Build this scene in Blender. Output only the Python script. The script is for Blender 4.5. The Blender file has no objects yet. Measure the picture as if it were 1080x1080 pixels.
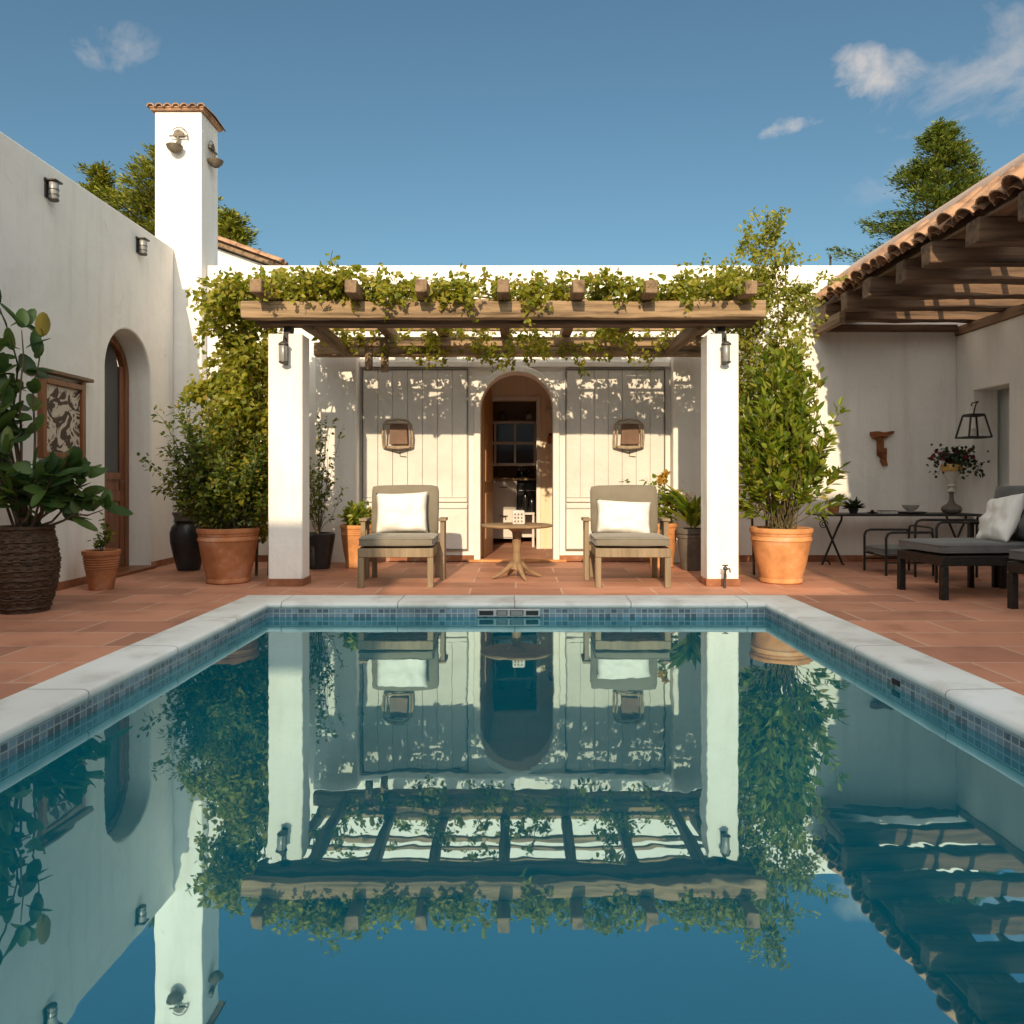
import bpy, bmesh, math, random
import numpy as np
from mathutils import Vector, Matrix, Euler, noise as mnoise

scene = bpy.context.scene
COL = scene.collection
PI = math.pi
R = math.radians
rng = np.random.default_rng(11)
random.seed(5)

# ------------------------------------------------------------------ helpers
OFF = {}

def tag(o, label=None, cat=None, group=None, kind=None):
    if label: o['label'] = label
    if cat: o['category'] = cat
    if group: o['group'] = group
    if kind: o['kind'] = kind
    return o

def thing(name, label, cat, loc=(0, 0, 0), rot=0.0, group=None, world=True):
    """an Empty at the base of a thing; parts given in world coordinates are moved into its frame"""
    o = bpy.data.objects.new(name, None)
    COL.objects.link(o)
    o.empty_display_size = 0.2
    o.location = loc
    o.rotation_euler = (0, 0, rot)
    OFF[o.name] = tuple(loc) if world else (0.0, 0.0, 0.0)
    return tag(o, label, cat, group)

def kids(o):
    return [c for c in o.children]

def dup(o, parent=None, loc=None, rot=None, label=None):
    c = o.copy()
    COL.objects.link(c)
    c.parent = parent
    if loc is not None: c.location = loc
    if rot is not None: c.rotation_euler = (0, 0, rot)
    if label: c['label'] = label
    for k in kids(o):
        dup(k, c)
    return c

class MB:
    def __init__(s):
        s.v = []; s.f = []
    def add(s, vs, fs):
        b = len(s.v)
        s.v.extend([tuple(map(float, p)) for p in vs])
        s.f.extend([tuple(i + b for i in f) for f in fs])
        return s
    def box(s, x0, x1, y0, y1, z0, z1):
        vs = [(x0,y0,z0),(x1,y0,z0),(x1,y1,z0),(x0,y1,z0),(x0,y0,z1),(x1,y0,z1),(x1,y1,z1),(x0,y1,z1)]
        return s.add(vs, [(0,3,2,1),(4,5,6,7),(0,1,5,4),(1,2,6,5),(2,3,7,6),(3,0,4,7)])
    def hewn(s, x0, x1, y0, y1, z0, z1, axis, amp=0.006, step=0.11):
        """a hand hewn timber: a box along one axis whose faces wander a little"""
        lo = [x0,y0,z0]; hi = [x1,y1,z1]; a = 'xyz'.index(axis); b, c = [k for k in range(3) if k != a]
        n = max(2, int((hi[a]-lo[a])/step)); o = Vector((random.uniform(0,90), random.uniform(0,90), 0))
        per = [(0,0),(.5,0),(1,0),(1,.5),(1,1),(.5,1),(0,1),(0,.5)]; vs = []; fs = []
        for i in range(n+1):
            for u, v in per:
                p = [0,0,0]; p[a] = lo[a]+(hi[a]-lo[a])*i/n; p[b] = lo[b]+(hi[b]-lo[b])*u; p[c] = lo[c]+(hi[c]-lo[c])*v
                w = mnoise.noise_vector(Vector(p)*2.6+o)*amp + mnoise.noise_vector(Vector(p)*9+o)*amp*.5
                if i in (0, n): p[a] += w[a]*1.5
                p[b] += w[b]; p[c] += w[c]
                vs.append(p)
        for i in range(n):
            for k in range(8):
                j = (k+1) % 8; fs.append((i*8+k, i*8+j, i*8+8+j, i*8+8+k))
        fs.append(tuple(range(7,-1,-1))); fs.append(tuple(n*8+k for k in range(8)))
        return s.add(vs, fs)
    def bar(s, p, q, w, h, up=(0,0,1)):
        p = Vector(p); q = Vector(q); d = (q-p).normalized(); u = Vector(up)
        side = d.cross(u)
        if side.length < 1e-4: side = d.cross(Vector((0,1,0)))
        side.normalize(); u = side.cross(d).normalized()
        vs = []
        for c in (p, q):
            for a, b in ((-1,-1),(1,-1),(1,1),(-1,1)):
                vs.append(c + side*(a*w/2) + u*(b*h/2))
        return s.add(vs, [(0,1,2,3),(7,6,5,4),(0,4,5,1),(1,5,6,2),(2,6,7,3),(3,7,4,0)])
    def tube(s, pts, r, n=8, closed=False):
        pts = [Vector(p) for p in pts]
        m = len(pts)
        rr = r if isinstance(r, (list, tuple)) else [r]*m
        ref = Vector((0.13, 0.31, 0.94)).normalized()
        rings = []; prev = None
        for i, p in enumerate(pts):
            if closed: d = pts[(i+1) % m] - pts[i-1]
            else: d = pts[min(i+1, m-1)] - pts[max(i-1, 0)]
            d.normalize()
            if prev is None:
                a = d.cross(ref)
                if a.length < 0.05: a = d.cross(Vector((1,0,0)))
            else:
                a = prev - d*prev.dot(d)
                if a.length < 1e-4: a = d.cross(ref)
            a.normalize(); prev = a
            b = d.cross(a)
            rings.append([p + (a*math.cos(t) + b*math.sin(t))*rr[i] for t in (2*PI*k/n for k in range(n))])
        vs = [v for ring in rings for v in ring]; fs = []
        for i in range(m if closed else m-1):
            j = (i+1) % m
            for k in range(n):
                fs.append((i*n+k, i*n+(k+1) % n, j*n+(k+1) % n, j*n+k))
        if not closed:
            fs.append(tuple(range(n-1, -1, -1))); fs.append(tuple((m-1)*n+k for k in range(n)))
        return s.add(vs, fs)
    def lathe(s, prof, c=(0,0,0), n=32):
        m = len(prof); vs = []; fs = []
        for r, z in prof:
            for k in range(n):
                t = 2*PI*k/n
                vs.append((c[0]+r*math.cos(t), c[1]+r*math.sin(t), c[2]+z))
        for i in range(m-1):
            for k in range(n):
                fs.append((i*n+k, i*n+(k+1) % n, (i+1)*n+(k+1) % n, (i+1)*n+k))
        if prof[0][0] > 1e-4: fs.append(tuple(range(n-1, -1, -1)))
        if prof[-1][0] > 1e-4: fs.append(tuple((m-1)*n+k for k in range(n)))
        return s.add(vs, fs)
    def prism(s, poly, axis, a, b):
        n = len(poly)
        def P(u, v, t):
            return {'x': (t,u,v), 'y': (u,t,v), 'z': (u,v,t)}[axis]
        vs = [P(u,v,a) for u,v in poly] + [P(u,v,b) for u,v in poly]
        fs = [tuple(range(n-1,-1,-1)), tuple(range(n, 2*n))]
        for i in range(n):
            j = (i+1) % n
            fs.append((i, j, n+j, n+i))
        return s.add(vs, fs)
    def sphere(s, c, r, n=16, m=10, sq=(1,1,1)):
        vs = []; fs = []
        for i in range(m+1):
            ph = PI*i/m
            for k in range(n):
                t = 2*PI*k/n
                vs.append((c[0]+r*sq[0]*math.sin(ph)*math.cos(t), c[1]+r*sq[1]*math.sin(ph)*math.sin(t), c[2]+r*sq[2]*math.cos(ph)))
        for i in range(m):
            for k in range(n):
                fs.append((i*n+k, (i+1)*n+k, (i+1)*n+(k+1) % n, i*n+(k+1) % n))
        return s.add(vs, fs)
    def leaves(s, P, D, N, L, W, curl=0.15, heart=False):
        P = np.asarray(P, float); n = len(P)
        if n == 0: return s
        D = D/np.linalg.norm(D, axis=1, keepdims=True)
        S = np.cross(D, N); S /= (np.linalg.norm(S, axis=1, keepdims=True)+1e-9)
        N = np.cross(S, D)
        L = np.broadcast_to(np.asarray(L, float), (n,)); W = np.broadcast_to(np.asarray(W, float), (n,))
        if heart:
            t = np.array([0, .2, .25, .2, .58, .6, .58, 1.0]); w = np.array([0, -.55, 0, .55, -.42, 0, .42, 0])
        else:
            t = np.array([0, .28, .28, .28, .66, .66, .66, 1.0]); w = np.array([0, -.44, 0, .44, -.42, 0, .42, 0])
        h = np.array([0, .07, -.01, .07, .03, -.05, .03, 0]) - curl*t*t
        V = P[:,None,:] + D[:,None,:]*(t[None,:,None]*L[:,None,None]) + S[:,None,:]*(w[None,:,None]*W[:,None,None]) + N[:,None,:]*(h[None,:,None]*L[:,None,None])
        b = len(s.v)
        s.v.extend(map(tuple, V.reshape(-1,3).tolist()))
        T = [(0,1,2),(0,2,3),(1,4,5,2),(2,5,6,3),(4,7,5),(5,7,6)]
        for i in range(n):
            o = b+8*i
            s.f.extend([tuple(o+k for k in q) for q in T])
        return s
    def rot(s, M4, start=0):
        s.v[start:] = [tuple(M4 @ Vector(p)) for p in s.v[start:]]
        return s
    def needles(s, P, D, N, L, W):
        P = np.asarray(P, float); n = len(P)
        D = D/np.linalg.norm(D, axis=1, keepdims=True)
        S = np.cross(D, N); S /= (np.linalg.norm(S, axis=1, keepdims=True)+1e-9)
        t = np.array([0, .45, 1.0, .55]); w = np.array([0, -.5, 0, .5])
        V = P[:,None,:] + D[:,None,:]*(t[None,:,None]*L[:,None,None]) + S[:,None,:]*(w[None,:,None]*W[:,None,None])
        b = len(s.v)
        s.v.extend(map(tuple, V.reshape(-1,3).tolist()))
        s.f.extend([(b+4*i, b+4*i+1, b+4*i+2, b+4*i+3) for i in range(n)])
        return s
    def build(s, name, mat, parent=None, bevel=0.0, seg=2, smooth=True, ang=38, fix=True, label=None):
        off = OFF.get(parent.name, (0,0,0)) if parent else (0,0,0)
        me = bpy.data.meshes.new(name)
        vs = [(x-off[0], y-off[1], z-off[2]) for x,y,z in s.v]
        me.from_pydata(vs, [], s.f)
        if fix:
            bm = bmesh.new(); bm.from_mesh(me)
            bmesh.ops.recalc_face_normals(bm, faces=bm.faces[:])
            bm.to_mesh(me); bm.free()
        me.materials.append(mat)
        if smooth:
            me.shade_smooth(); me.set_sharp_from_angle(angle=R(ang))
        o = bpy.data.objects.new(name, me)
        COL.objects.link(o)
        if parent:
            o.parent = parent
            OFF[o.name] = off
        if bevel:
            b = o.modifiers.new('bevel', 'BEVEL'); b.width = bevel; b.segments = seg
            b.limit_method = 'ANGLE'; b.angle_limit = R(40); b.harden_normals = False
        if label: o['label'] = label
        return o

def rand_unit(n):
    v = rng.normal(size=(n,3)); return v/np.linalg.norm(v, axis=1, keepdims=True)

def path(p, q, n, wob):
    p = Vector(p); q = Vector(q); out = []
    o = Vector((random.uniform(0,50), random.uniform(0,50), random.uniform(0,50)))
    for i in range(n+1):
        t = i/n
        w = mnoise.noise_vector(o + Vector((t*3,0,0)))*wob*math.sin(PI*min(1, t*1.0)*0.5+0.0)
        out.append(p.lerp(q, t) + (w if i else Vector((0,0,0))))
    return out

# ------------------------------------------------------------------ materials
def new_mat(name):
    m = bpy.data.materials.new(name); m.use_nodes = True
    nt = m.node_tree; nt.nodes.clear()
    out = nt.nodes.new('ShaderNodeOutputMaterial')
    return m, nt, out

def nd(nt, t, **kw):
    n = nt.nodes.new(t)
    for k, v in kw.items():
        if k.startswith('i_'): n.inputs[k[2:].replace('_', ' ')].default_value = v
        else: setattr(n, k, v)
    return n

def ramp(nt, fac, stops):
    r = nt.nodes.new('ShaderNodeValToRGB')
    e = r.color_ramp.elements
    while len(e) < len(stops): e.new(0.5)
    for el, (p, c) in zip(e, stops):
        el.position = p; el.color = (*c, 1)
    nt.links.new(fac, r.inputs['Fac'])
    return r.outputs['Color']

def mul(c, k):
    return tuple(max(0, min(1, x*k)) for x in c)

def surf(name, base, rough=0.8, var=0.15, vs=2.0, bump=0.15, bs=30.0, stretch=(1,1,1), metal=0.0, spec=0.3, dark=None, dist=0.01, sheen=0.0, detail=6.0, light=None):
    """general painted / plastered / woven / wooden surface: two noises for tone, one for relief"""
    m, nt, out = new_mat(name)
    p = nd(nt, 'ShaderNodeBsdfPrincipled')
    tc = nd(nt, 'ShaderNodeTexCoord')
    mp = nd(nt, 'ShaderNodeMapping'); mp.inputs['Scale'].default_value = stretch
    nt.links.new(tc.outputs['Object'], mp.inputs['Vector'])
    n1 = nd(nt, 'ShaderNodeTexNoise', i_Scale=vs, i_Detail=detail, i_Roughness=0.62)
    nt.links.new(mp.outputs[0], n1.inputs['Vector'])
    n2 = nd(nt, 'ShaderNodeTexNoise', i_Scale=bs, i_Detail=4.0, i_Roughness=0.6)
    nt.links.new(mp.outputs[0], n2.inputs['Vector'])
    d = dark if dark else mul(base, 1-2*var)
    c = ramp(nt, n1.outputs['Fac'], [(0.3, d), (0.55, base), (0.75, light or mul(base, 1+var*0.6))])
    nt.links.new(c, p.inputs['Base Color'])
    p.inputs['Roughness'].default_value = rough
    p.inputs['Metallic'].default_value = metal
    p.inputs['Specular IOR Level'].default_value = spec
    if sheen: p.inputs['Sheen Weight'].default_value = sheen
    if bump:
        mx = nd(nt, 'ShaderNodeMath', operation='ADD')
        nt.links.new(n1.outputs['Fac'], mx.inputs[0]); nt.links.new(n2.outputs['Fac'], mx.inputs[1])
        b = nd(nt, 'ShaderNodeBump'); b.inputs['Strength'].default_value = bump; b.inputs['Distance'].default_value = dist
        nt.links.new(mx.outputs[0], b.inputs['Height']); nt.links.new(b.outputs[0], p.inputs['Normal'])
    nt.links.new(p.outputs[0], out.inputs['Surface'])
    return m

def leafmat(name, dark, mid, light, trans=0.35, rough=0.45):
    m, nt, out = new_mat(name)
    g = nd(nt, 'ShaderNodeNewGeometry')
    c = ramp(nt, g.outputs['Random Per Island'], [(0.0, dark), (0.5, mid), (0.955, light), (0.965, tuple(.5*a+.5*b for a, b in zip(light, (0.30, 0.19, 0.05))))])
    p = nd(nt, 'ShaderNodeBsdfPrincipled'); p.inputs['Roughness'].default_value = rough
    p.inputs['Specular IOR Level'].default_value = 0.35
    nt.links.new(c, p.inputs['Base Color'])
    hs = nd(nt, 'ShaderNodeHueSaturation'); hs.inputs['Saturation'].default_value = 1.1; hs.inputs['Value'].default_value = 1.9; hs.inputs['Hue'].default_value = 0.485
    nt.links.new(c, hs.inputs['Color'])
    t = nd(nt, 'ShaderNodeBsdfTranslucent'); nt.links.new(hs.outputs[0], t.inputs['Color'])
    mx = nd(nt, 'ShaderNodeMixShader'); mx.inputs[0].default_value = trans
    nt.links.new(p.outputs[0], mx.inputs[1]); nt.links.new(t.outputs[0], mx.inputs[2])
    nt.links.new(mx.outputs[0], out.inputs['Surface'])
    return m

M = {}
def plaster(name, base):
    m, nt, out = new_mat(name)
    p = nd(nt, 'ShaderNodeBsdfPrincipled', i_Roughness=0.9); p.inputs['Specular IOR Level'].default_value = 0.2
    tc = nd(nt, 'ShaderNodeTexCoord')
    big = nd(nt, 'ShaderNodeTexNoise', i_Scale=0.9, i_Detail=7.0, i_Roughness=0.68)
    nt.links.new(tc.outputs['Object'], big.inputs['Vector'])
    mp = nd(nt, 'ShaderNodeMapping'); mp.inputs['Scale'].default_value = (5.0, 5.0, 0.45)
    nt.links.new(tc.outputs['Object'], mp.inputs['Vector'])
    drip = nd(nt, 'ShaderNodeTexNoise', i_Scale=1.3, i_Detail=5.0, i_Roughness=0.65)
    nt.links.new(mp.outputs[0], drip.inputs['Vector'])
    c1 = ramp(nt, big.outputs['Fac'], [(0.3, mul(base, 0.9)), (0.6, base), (0.8, mul(base, 1.03))])
    c2 = ramp(nt, drip.outputs['Fac'], [(0.28, (0.90, 0.885, 0.86)), (0.5, (1, 1, 1)), (1, (1, 1, 1))])
    mm = nd(nt, 'ShaderNodeMixRGB', blend_type='MULTIPLY'); mm.inputs[0].default_value = 1
    nt.links.new(c1, mm.inputs[1]); nt.links.new(c2, mm.inputs[2])
    # a few hairline cracks: the edges of large warped cells, kept only in some patches
    wv = nd(nt, 'ShaderNodeVectorMath', operation='MULTIPLY_ADD'); wv.inputs[1].default_value = (0.55, 0.55, 0.55)
    nt.links.new(big.outputs['Color'], wv.inputs[0]); nt.links.new(tc.outputs['Object'], wv.inputs[2])
    vo = nd(nt, 'ShaderNodeTexVoronoi', feature='DISTANCE_TO_EDGE', i_Scale=0.8); nt.links.new(wv.outputs[0], vo.inputs['Vector'])
    ck = ramp(nt, vo.outputs['Distance'], [(0.0, (0.74, 0.72, 0.69)), (0.004, (1, 1, 1))])
    pm = ramp(nt, drip.outputs['Fac'], [(0.54, (0, 0, 0)), (0.62, (1, 1, 1))])
    mc = nd(nt, 'ShaderNodeMixRGB', blend_type='MULTIPLY'); nt.links.new(pm, mc.inputs[0])
    nt.links.new(mm.outputs[0], mc.inputs[1]); nt.links.new(ck, mc.inputs[2]); nt.links.new(mc.outputs[0], p.inputs['Base Color'])
    f1 = nd(nt, 'ShaderNodeTexNoise', i_Scale=6.0, i_Detail=3.0); f2 = nd(nt, 'ShaderNodeTexNoise', i_Scale=70.0, i_Detail=4.0)
    for f in (f1, f2): nt.links.new(tc.outputs['Object'], f.inputs['Vector'])
    ma = nd(nt, 'ShaderNodeMath', operation='MULTIPLY_ADD'); ma.inputs[1].default_value = 0.16
    nt.links.new(f2.outputs['Fac'], ma.inputs[0]); nt.links.new(f1.outputs['Fac'], ma.inputs[2])
    b = nd(nt, 'ShaderNodeBump'); b.inputs['Strength'].default_value = 0.5; b.inputs['Distance'].default_value = 0.02
    nt.links.new(ma.outputs[0], b.inputs['Height']); nt.links.new(b.outputs[0], p.inputs['Normal'])
    nt.links.new(p.outputs[0], out.inputs['Surface'])
    return m

M['plaster'] = plaster('white_plaster', (0.80, 0.775, 0.73))
M['plaster_in'] = plaster('cream_plaster', (0.80, 0.66, 0.47))
M['panel'] = surf('grey_board', (0.66, 0.635, 0.59), 0.75, 0.07, 1.6, 0.45, 5.0, dist=0.03)
M['trim'] = surf('cream_trim', (0.76, 0.72, 0.65), 0.7, 0.06, 4, 0.12, 30)
M['darkline'] = surf('dark_metal_edge', (0.22, 0.205, 0.18), 0.5, 0.1, 8, 0.05)
def wood(name, base, axis, dark=None, rough=0.75, bump=0.5, spec=0.25):
    st = [7, 7, 7]; st['xyz'.index(axis)] = 0.5
    return surf(name, base, rough, 0.28, 2.2, bump, 9.0, tuple(st), dark=dark, dist=0.012, spec=spec, detail=9)
M['beam_x'] = wood('weathered_beam_lengthwise', (0.33, 0.225, 0.13), 'x', (0.07, 0.045, 0.025))
M['beam_y'] = wood('weathered_beam_crosswise', (0.24, 0.16, 0.095), 'y', (0.06, 0.04, 0.022))
M['old_x'] = wood('old_dark_rafter', (0.155, 0.095, 0.058), 'x', (0.038, 0.024, 0.015))
M['old_y'] = wood('old_dark_plank', (0.24, 0.15, 0.09), 'y', (0.07, 0.045, 0.027))
M['door_wood'] = wood('varnished_door_wood', (0.21, 0.075, 0.026), 'z', (0.10, 0.03, 0.01), 0.4, 0.15, 0.5)
M['door_wood2'] = wood('honey_door_wood', (0.40, 0.19, 0.065), 'z', (0.22, 0.09, 0.03), 0.45, 0.15, 0.4)
M['chair_wood'] = wood('taupe_chair_wood', (0.25, 0.185, 0.115), 'z', (0.15, 0.108, 0.066), 0.6, 0.15)
M['table_wood'] = wood('pale_table_wood', (0.27, 0.175, 0.095), 'x', (0.15, 0.09, 0.048), 0.55, 0.15)
M['fabric'] = surf('taupe_fabric', (0.185, 0.162, 0.122), 0.95, 0.08, 5, 0.3, 260, dist=0.002, sheen=0.2)
M['fabric_grey'] = surf('charcoal_fabric', (0.105, 0.105, 0.105), 0.95, 0.12, 5, 0.3, 260, dist=0.002, sheen=0.2)
M['linen'] = surf('white_linen', (0.72, 0.70, 0.66), 0.95, 0.05, 6, 0.45, 14, dist=0.012, sheen=0.1)
M['iron'] = surf('black_iron', (0.022, 0.02, 0.018), 0.5, 0.3, 20, 0.2, 80, metal=0.3, spec=0.4)
M['iron_grey'] = surf('grey_lamp_metal', (0.09, 0.085, 0.08), 0.45, 0.2, 12, 0.1, 60, metal=0.6)
M['lampglass'] = surf('frosted_lamp_glass', (0.24, 0.24, 0.235), 0.3, 0.1, 9, 0.0, spec=0.6)
def terracotta(name, base, bs=18):
    return surf(name, base, 0.82, 0.16, 4.5, 0.22, bs, dark=mul(base, 0.6), dist=0.006, light=tuple(.55*b+.45*c for b,c in zip(base,(.62,.5,.4))))
M['pot'] = terracotta('terracotta_pot', (0.43, 0.165, 0.07))
M['pot_light'] = terracotta('pale_terracotta_pot', (0.60, 0.27, 0.105))
M['pot_dark'] = surf('dark_glazed_pot', (0.028, 0.030, 0.034), 0.35, 0.3, 5, 0.12, 20, spec=0.5)
M['pot_grey'] = surf('grey_stone_pot', (0.135, 0.115, 0.095), 0.7, 0.2, 6, 0.2, 30)
M['soil'] = surf('dark_soil', (0.045, 0.03, 0.02), 1.0, 0.4, 20, 0.9, 60, dist=0.02)
M['bark'] = surf('brown_bark', (0.13, 0.085, 0.05), 0.95, 0.3, 10, 0.6, 30, (3,3,0.7), dist=0.02)
M['twig'] = surf('green_brown_twig', (0.11, 0.085, 0.04), 0.9, 0.3, 12, 0.3, 40)
M['wicker'] = surf('dark_wicker', (0.075, 0.043, 0.026), 0.7, 0.4, 14, 0.5, 60, (1,1,3), dist=0.006)
M['brown_shade'] = surf('brown_lamp_panel', (0.16, 0.085, 0.05), 0.5, 0.2, 8, 0.1, 40)
M['cane'] = surf('pale_cane', (0.36, 0.28, 0.19), 0.7, 0.2, 20, 0.2, 60)
M['rust'] = surf('rusty_iron', (0.24, 0.085, 0.03), 0.85, 0.4, 9, 0.6, 30, dist=0.01)
M['bronze'] = surf('weathered_bronze', (0.17, 0.14, 0.105), 0.6, 0.3, 14, 0.3, 40, metal=0.3)
M['ceramic'] = surf('chalky_ceramic', (0.52, 0.49, 0.44), 0.5, 0.15, 14, 0.12, 40)
M['ochre'] = surf('ochre_glaze', (0.50, 0.31, 0.09), 0.5, 0.2, 12, 0.1, 40)
M['white_paint'] = surf('white_cabinet_paint', (0.62, 0.58, 0.52), 0.5, 0.05, 5, 0.05, 20)
M['black_gloss'] = surf('black_appliance', (0.012, 0.012, 0.013), 0.18, 0.1, 5, 0.0, spec=0.5)
M['glass_dark'] = surf('dark_window_glass', (0.035, 0.037, 0.04), 0.06, 0.1, 3, 0.0, spec=0.8)
M['roof_tile'] = surf('clay_roof_tile', (0.40, 0.235, 0.14), 0.85, 0.3, 7, 0.4, 30, dark=(0.15, 0.08, 0.05), dist=0.01)
M['mortar'] = surf('pink_lime_mortar', (0.50, 0.37, 0.30), 0.9, 0.1, 4, 0.3, 30)
M['skirting'] = terracotta('terracotta_skirting', (0.30, 0.12, 0.06))
M['grille'] = surf('pale_skimmer_plastic', (0.42, 0.43, 0.43), 0.4, 0.05, 8, 0.0)
M['slot'] = surf('black_slot', (0.02, 0.022, 0.025), 0.6, 0.1, 8, 0.0)
M['ground'] = surf('dry_grass_ground', (0.11, 0.10, 0.05), 1.0, 0.3, 0.6, 0.6, 8)
M['leaf_vine'] = leafmat('vine_leaf', (0.11, 0.15, 0.014), (0.22, 0.23, 0.022), (0.34, 0.31, 0.045), 0.45)
M['leaf_vine2'] = leafmat('pale_vine_leaf', (0.12, 0.16, 0.02), (0.22, 0.24, 0.035), (0.33, 0.32, 0.06), 0.45)
M['leaf_shrub'] = leafmat('small_shrub_leaf', (0.035, 0.065, 0.012), (0.08, 0.115, 0.016), (0.19, 0.20, 0.025), 0.38)
M['leaf_bright'] = leafmat('bright_glossy_leaf', (0.07, 0.12, 0.012), (0.15, 0.205, 0.02), (0.27, 0.29, 0.035), 0.42, 0.35)
M['leaf_big'] = leafmat('deep_green_leaf', (0.02, 0.05, 0.014), (0.04, 0.085, 0.02), (0.09, 0.14, 0.03), 0.28, 0.48)
M['leaf_dark'] = leafmat('dark_flower_leaf', (0.012, 0.025, 0.012), (0.02, 0.035, 0.015), (0.035, 0.05, 0.02), 0.15)
M['leaf_pine'] = leafmat('conifer_needles', (0.05, 0.085, 0.015), (0.11, 0.15, 0.022), (0.19, 0.22, 0.035), 0.2, 0.6)
M['leaf_pine2'] = leafmat('pine_needles', (0.08, 0.11, 0.012), (0.17, 0.19, 0.02), (0.27, 0.27, 0.035), 0.15, 0.6)
M['petal_white'] = leafmat('white_petal', (0.55, 0.5, 0.42), (0.65, 0.6, 0.5), (0.7, 0.66, 0.58), 0.3)
M['petal_yellow'] = leafmat('amber_leaf', (0.30, 0.16, 0.02), (0.40, 0.24, 0.03), (0.5, 0.32, 0.05), 0.35)
M['petal_red'] = leafmat('crimson_petal', (0.10, 0.012, 0.018), (0.20, 0.025, 0.03), (0.30, 0.05, 0.05), 0.25)

def tile_mat(name, base, tw, th, mortar, mcol, off=0.5, rough=0.6, vec=None, var=(0.75, 1.2), bump=0.3, rot=0.0, msmooth=0.1):
    m, nt, out = new_mat(name)
    p = nd(nt, 'ShaderNodeBsdfPrincipled', i_Roughness=rough); p.inputs['Specular IOR Level'].default_value = 0.35
    tc = nd(nt, 'ShaderNodeTexCoord'); src = tc.outputs['Object']
    if vec == 'wall':
        sp = nd(nt, 'ShaderNodeSeparateXYZ'); nt.links.new(src, sp.inputs[0])
        ad = nd(nt, 'ShaderNodeMath', operation='ADD'); nt.links.new(sp.outputs[0], ad.inputs[0]); nt.links.new(sp.outputs[1], ad.inputs[1])
        cb = nd(nt, 'ShaderNodeCombineXYZ'); nt.links.new(ad.outputs[0], cb.inputs[0]); nt.links.new(sp.outputs[2], cb.inputs[1])
        src = cb.outputs[0]
    mp = nd(nt, 'ShaderNodeMapping'); mp.inputs['Rotation'].default_value = (0, 0, rot)
    nt.links.new(src, mp.inputs['Vector'])
    # slight wander so that the joints are hand laid
    wn = nd(nt, 'ShaderNodeTexNoise', i_Scale=1.7, i_Detail=2.0); nt.links.new(mp.outputs[0], wn.inputs['Vector'])
    wv = nd(nt, 'ShaderNodeVectorMath', operation='MULTIPLY_ADD'); wv.inputs[1].default_value = (0.02*th/0.5, 0.02*th/0.5, 0)
    nt.links.new(wn.outputs['Color'], wv.inputs[0]); nt.links.new(mp.outputs[0], wv.inputs[2])
    br = nd(nt, 'ShaderNodeTexBrick', offset=off, squash=1.0)
    br.inputs['Scale'].default_value = 1.0; br.inputs['Brick Width'].default_value = tw; br.inputs['Row Height'].default_value = th
    br.inputs['Mortar Size'].default_value = mortar; br.inputs['Mortar Smooth'].default_value = msmooth
    br.inputs['Color1'].default_value = (*mul(base, var[0]), 1); br.inputs['Color2'].default_value = (*mul(base, var[1]), 1)
    br.inputs['Mortar'].default_value = (*mcol, 1); br.inputs['Bias'].default_value = 0.0
    nt.links.new(wv.outputs[0], br.inputs['Vector'])
    n1 = nd(nt, 'ShaderNodeTexNoise', i_Scale=3.2, i_Detail=8.0, i_Roughness=0.65); nt.links.new(tc.outputs['Object'], n1.inputs['Vector'])
    n3 = nd(nt, 'ShaderNodeTexNoise', i_Scale=0.8, i_Detail=4.0); nt.links.new(tc.outputs['Object'], n3.inputs['Vector'])
    c = ramp(nt, n1.outputs['Fac'], [(0.25, (0.62, 0.60, 0.58)), (0.5, (1, 1, 1)), (0.8, (1.0, 1.0, 1.0))])
    c3 = ramp(nt, n3.outputs['Fac'], [(0.3, (0.78, 0.76, 0.75)), (0.58, (1, 1, 1)), (0.68, (1.0, 1.02, 1.05)), (0.74, (1.16, 1.2, 1.26))])
    mm = nd(nt, 'ShaderNodeMixRGB', blend_type='MULTIPLY'); mm.inputs[0].default_value = 0.8
    nt.links.new(br.outputs['Color'], mm.inputs[1]); nt.links.new(c, mm.inputs[2])
    m2 = nd(nt, 'ShaderNodeMixRGB', blend_type='MULTIPLY'); m2.inputs[0].default_value = 1
    nt.links.new(mm.outputs[0], m2.inputs[1]); nt.links.new(c3, m2.inputs[2])
    nt.links.new(m2.outputs[0], p.inputs['Base Color'])
    rr = nd(nt, 'ShaderNodeMapRange'); rr.inputs['To Min'].default_value = rough-0.15; rr.inputs['To Max'].default_value = rough+0.2
    nt.links.new(n1.outputs['Fac'], rr.inputs['Value']); nt.links.new(rr.outputs[0], p.inputs['Roughness'])
    ma = nd(nt, 'ShaderNodeMath', operation='MULTIPLY_ADD'); ma.inputs[1].default_value = -0.7
    nt.links.new(br.outputs['Fac'], ma.inputs[0]); nt.links.new(n1.outputs['Fac'], ma.inputs[2])
    b = nd(nt, 'ShaderNodeBump'); b.inputs['Strength'].default_value = bump; b.inputs['Distance'].default_value = 0.006
    nt.links.new(ma.outputs[0], b.inputs['Height']); nt.links.new(b.outputs[0], p.inputs['Normal'])
    nt.links.new(p.outputs[0], out.inputs['Surface'])
    return m

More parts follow.
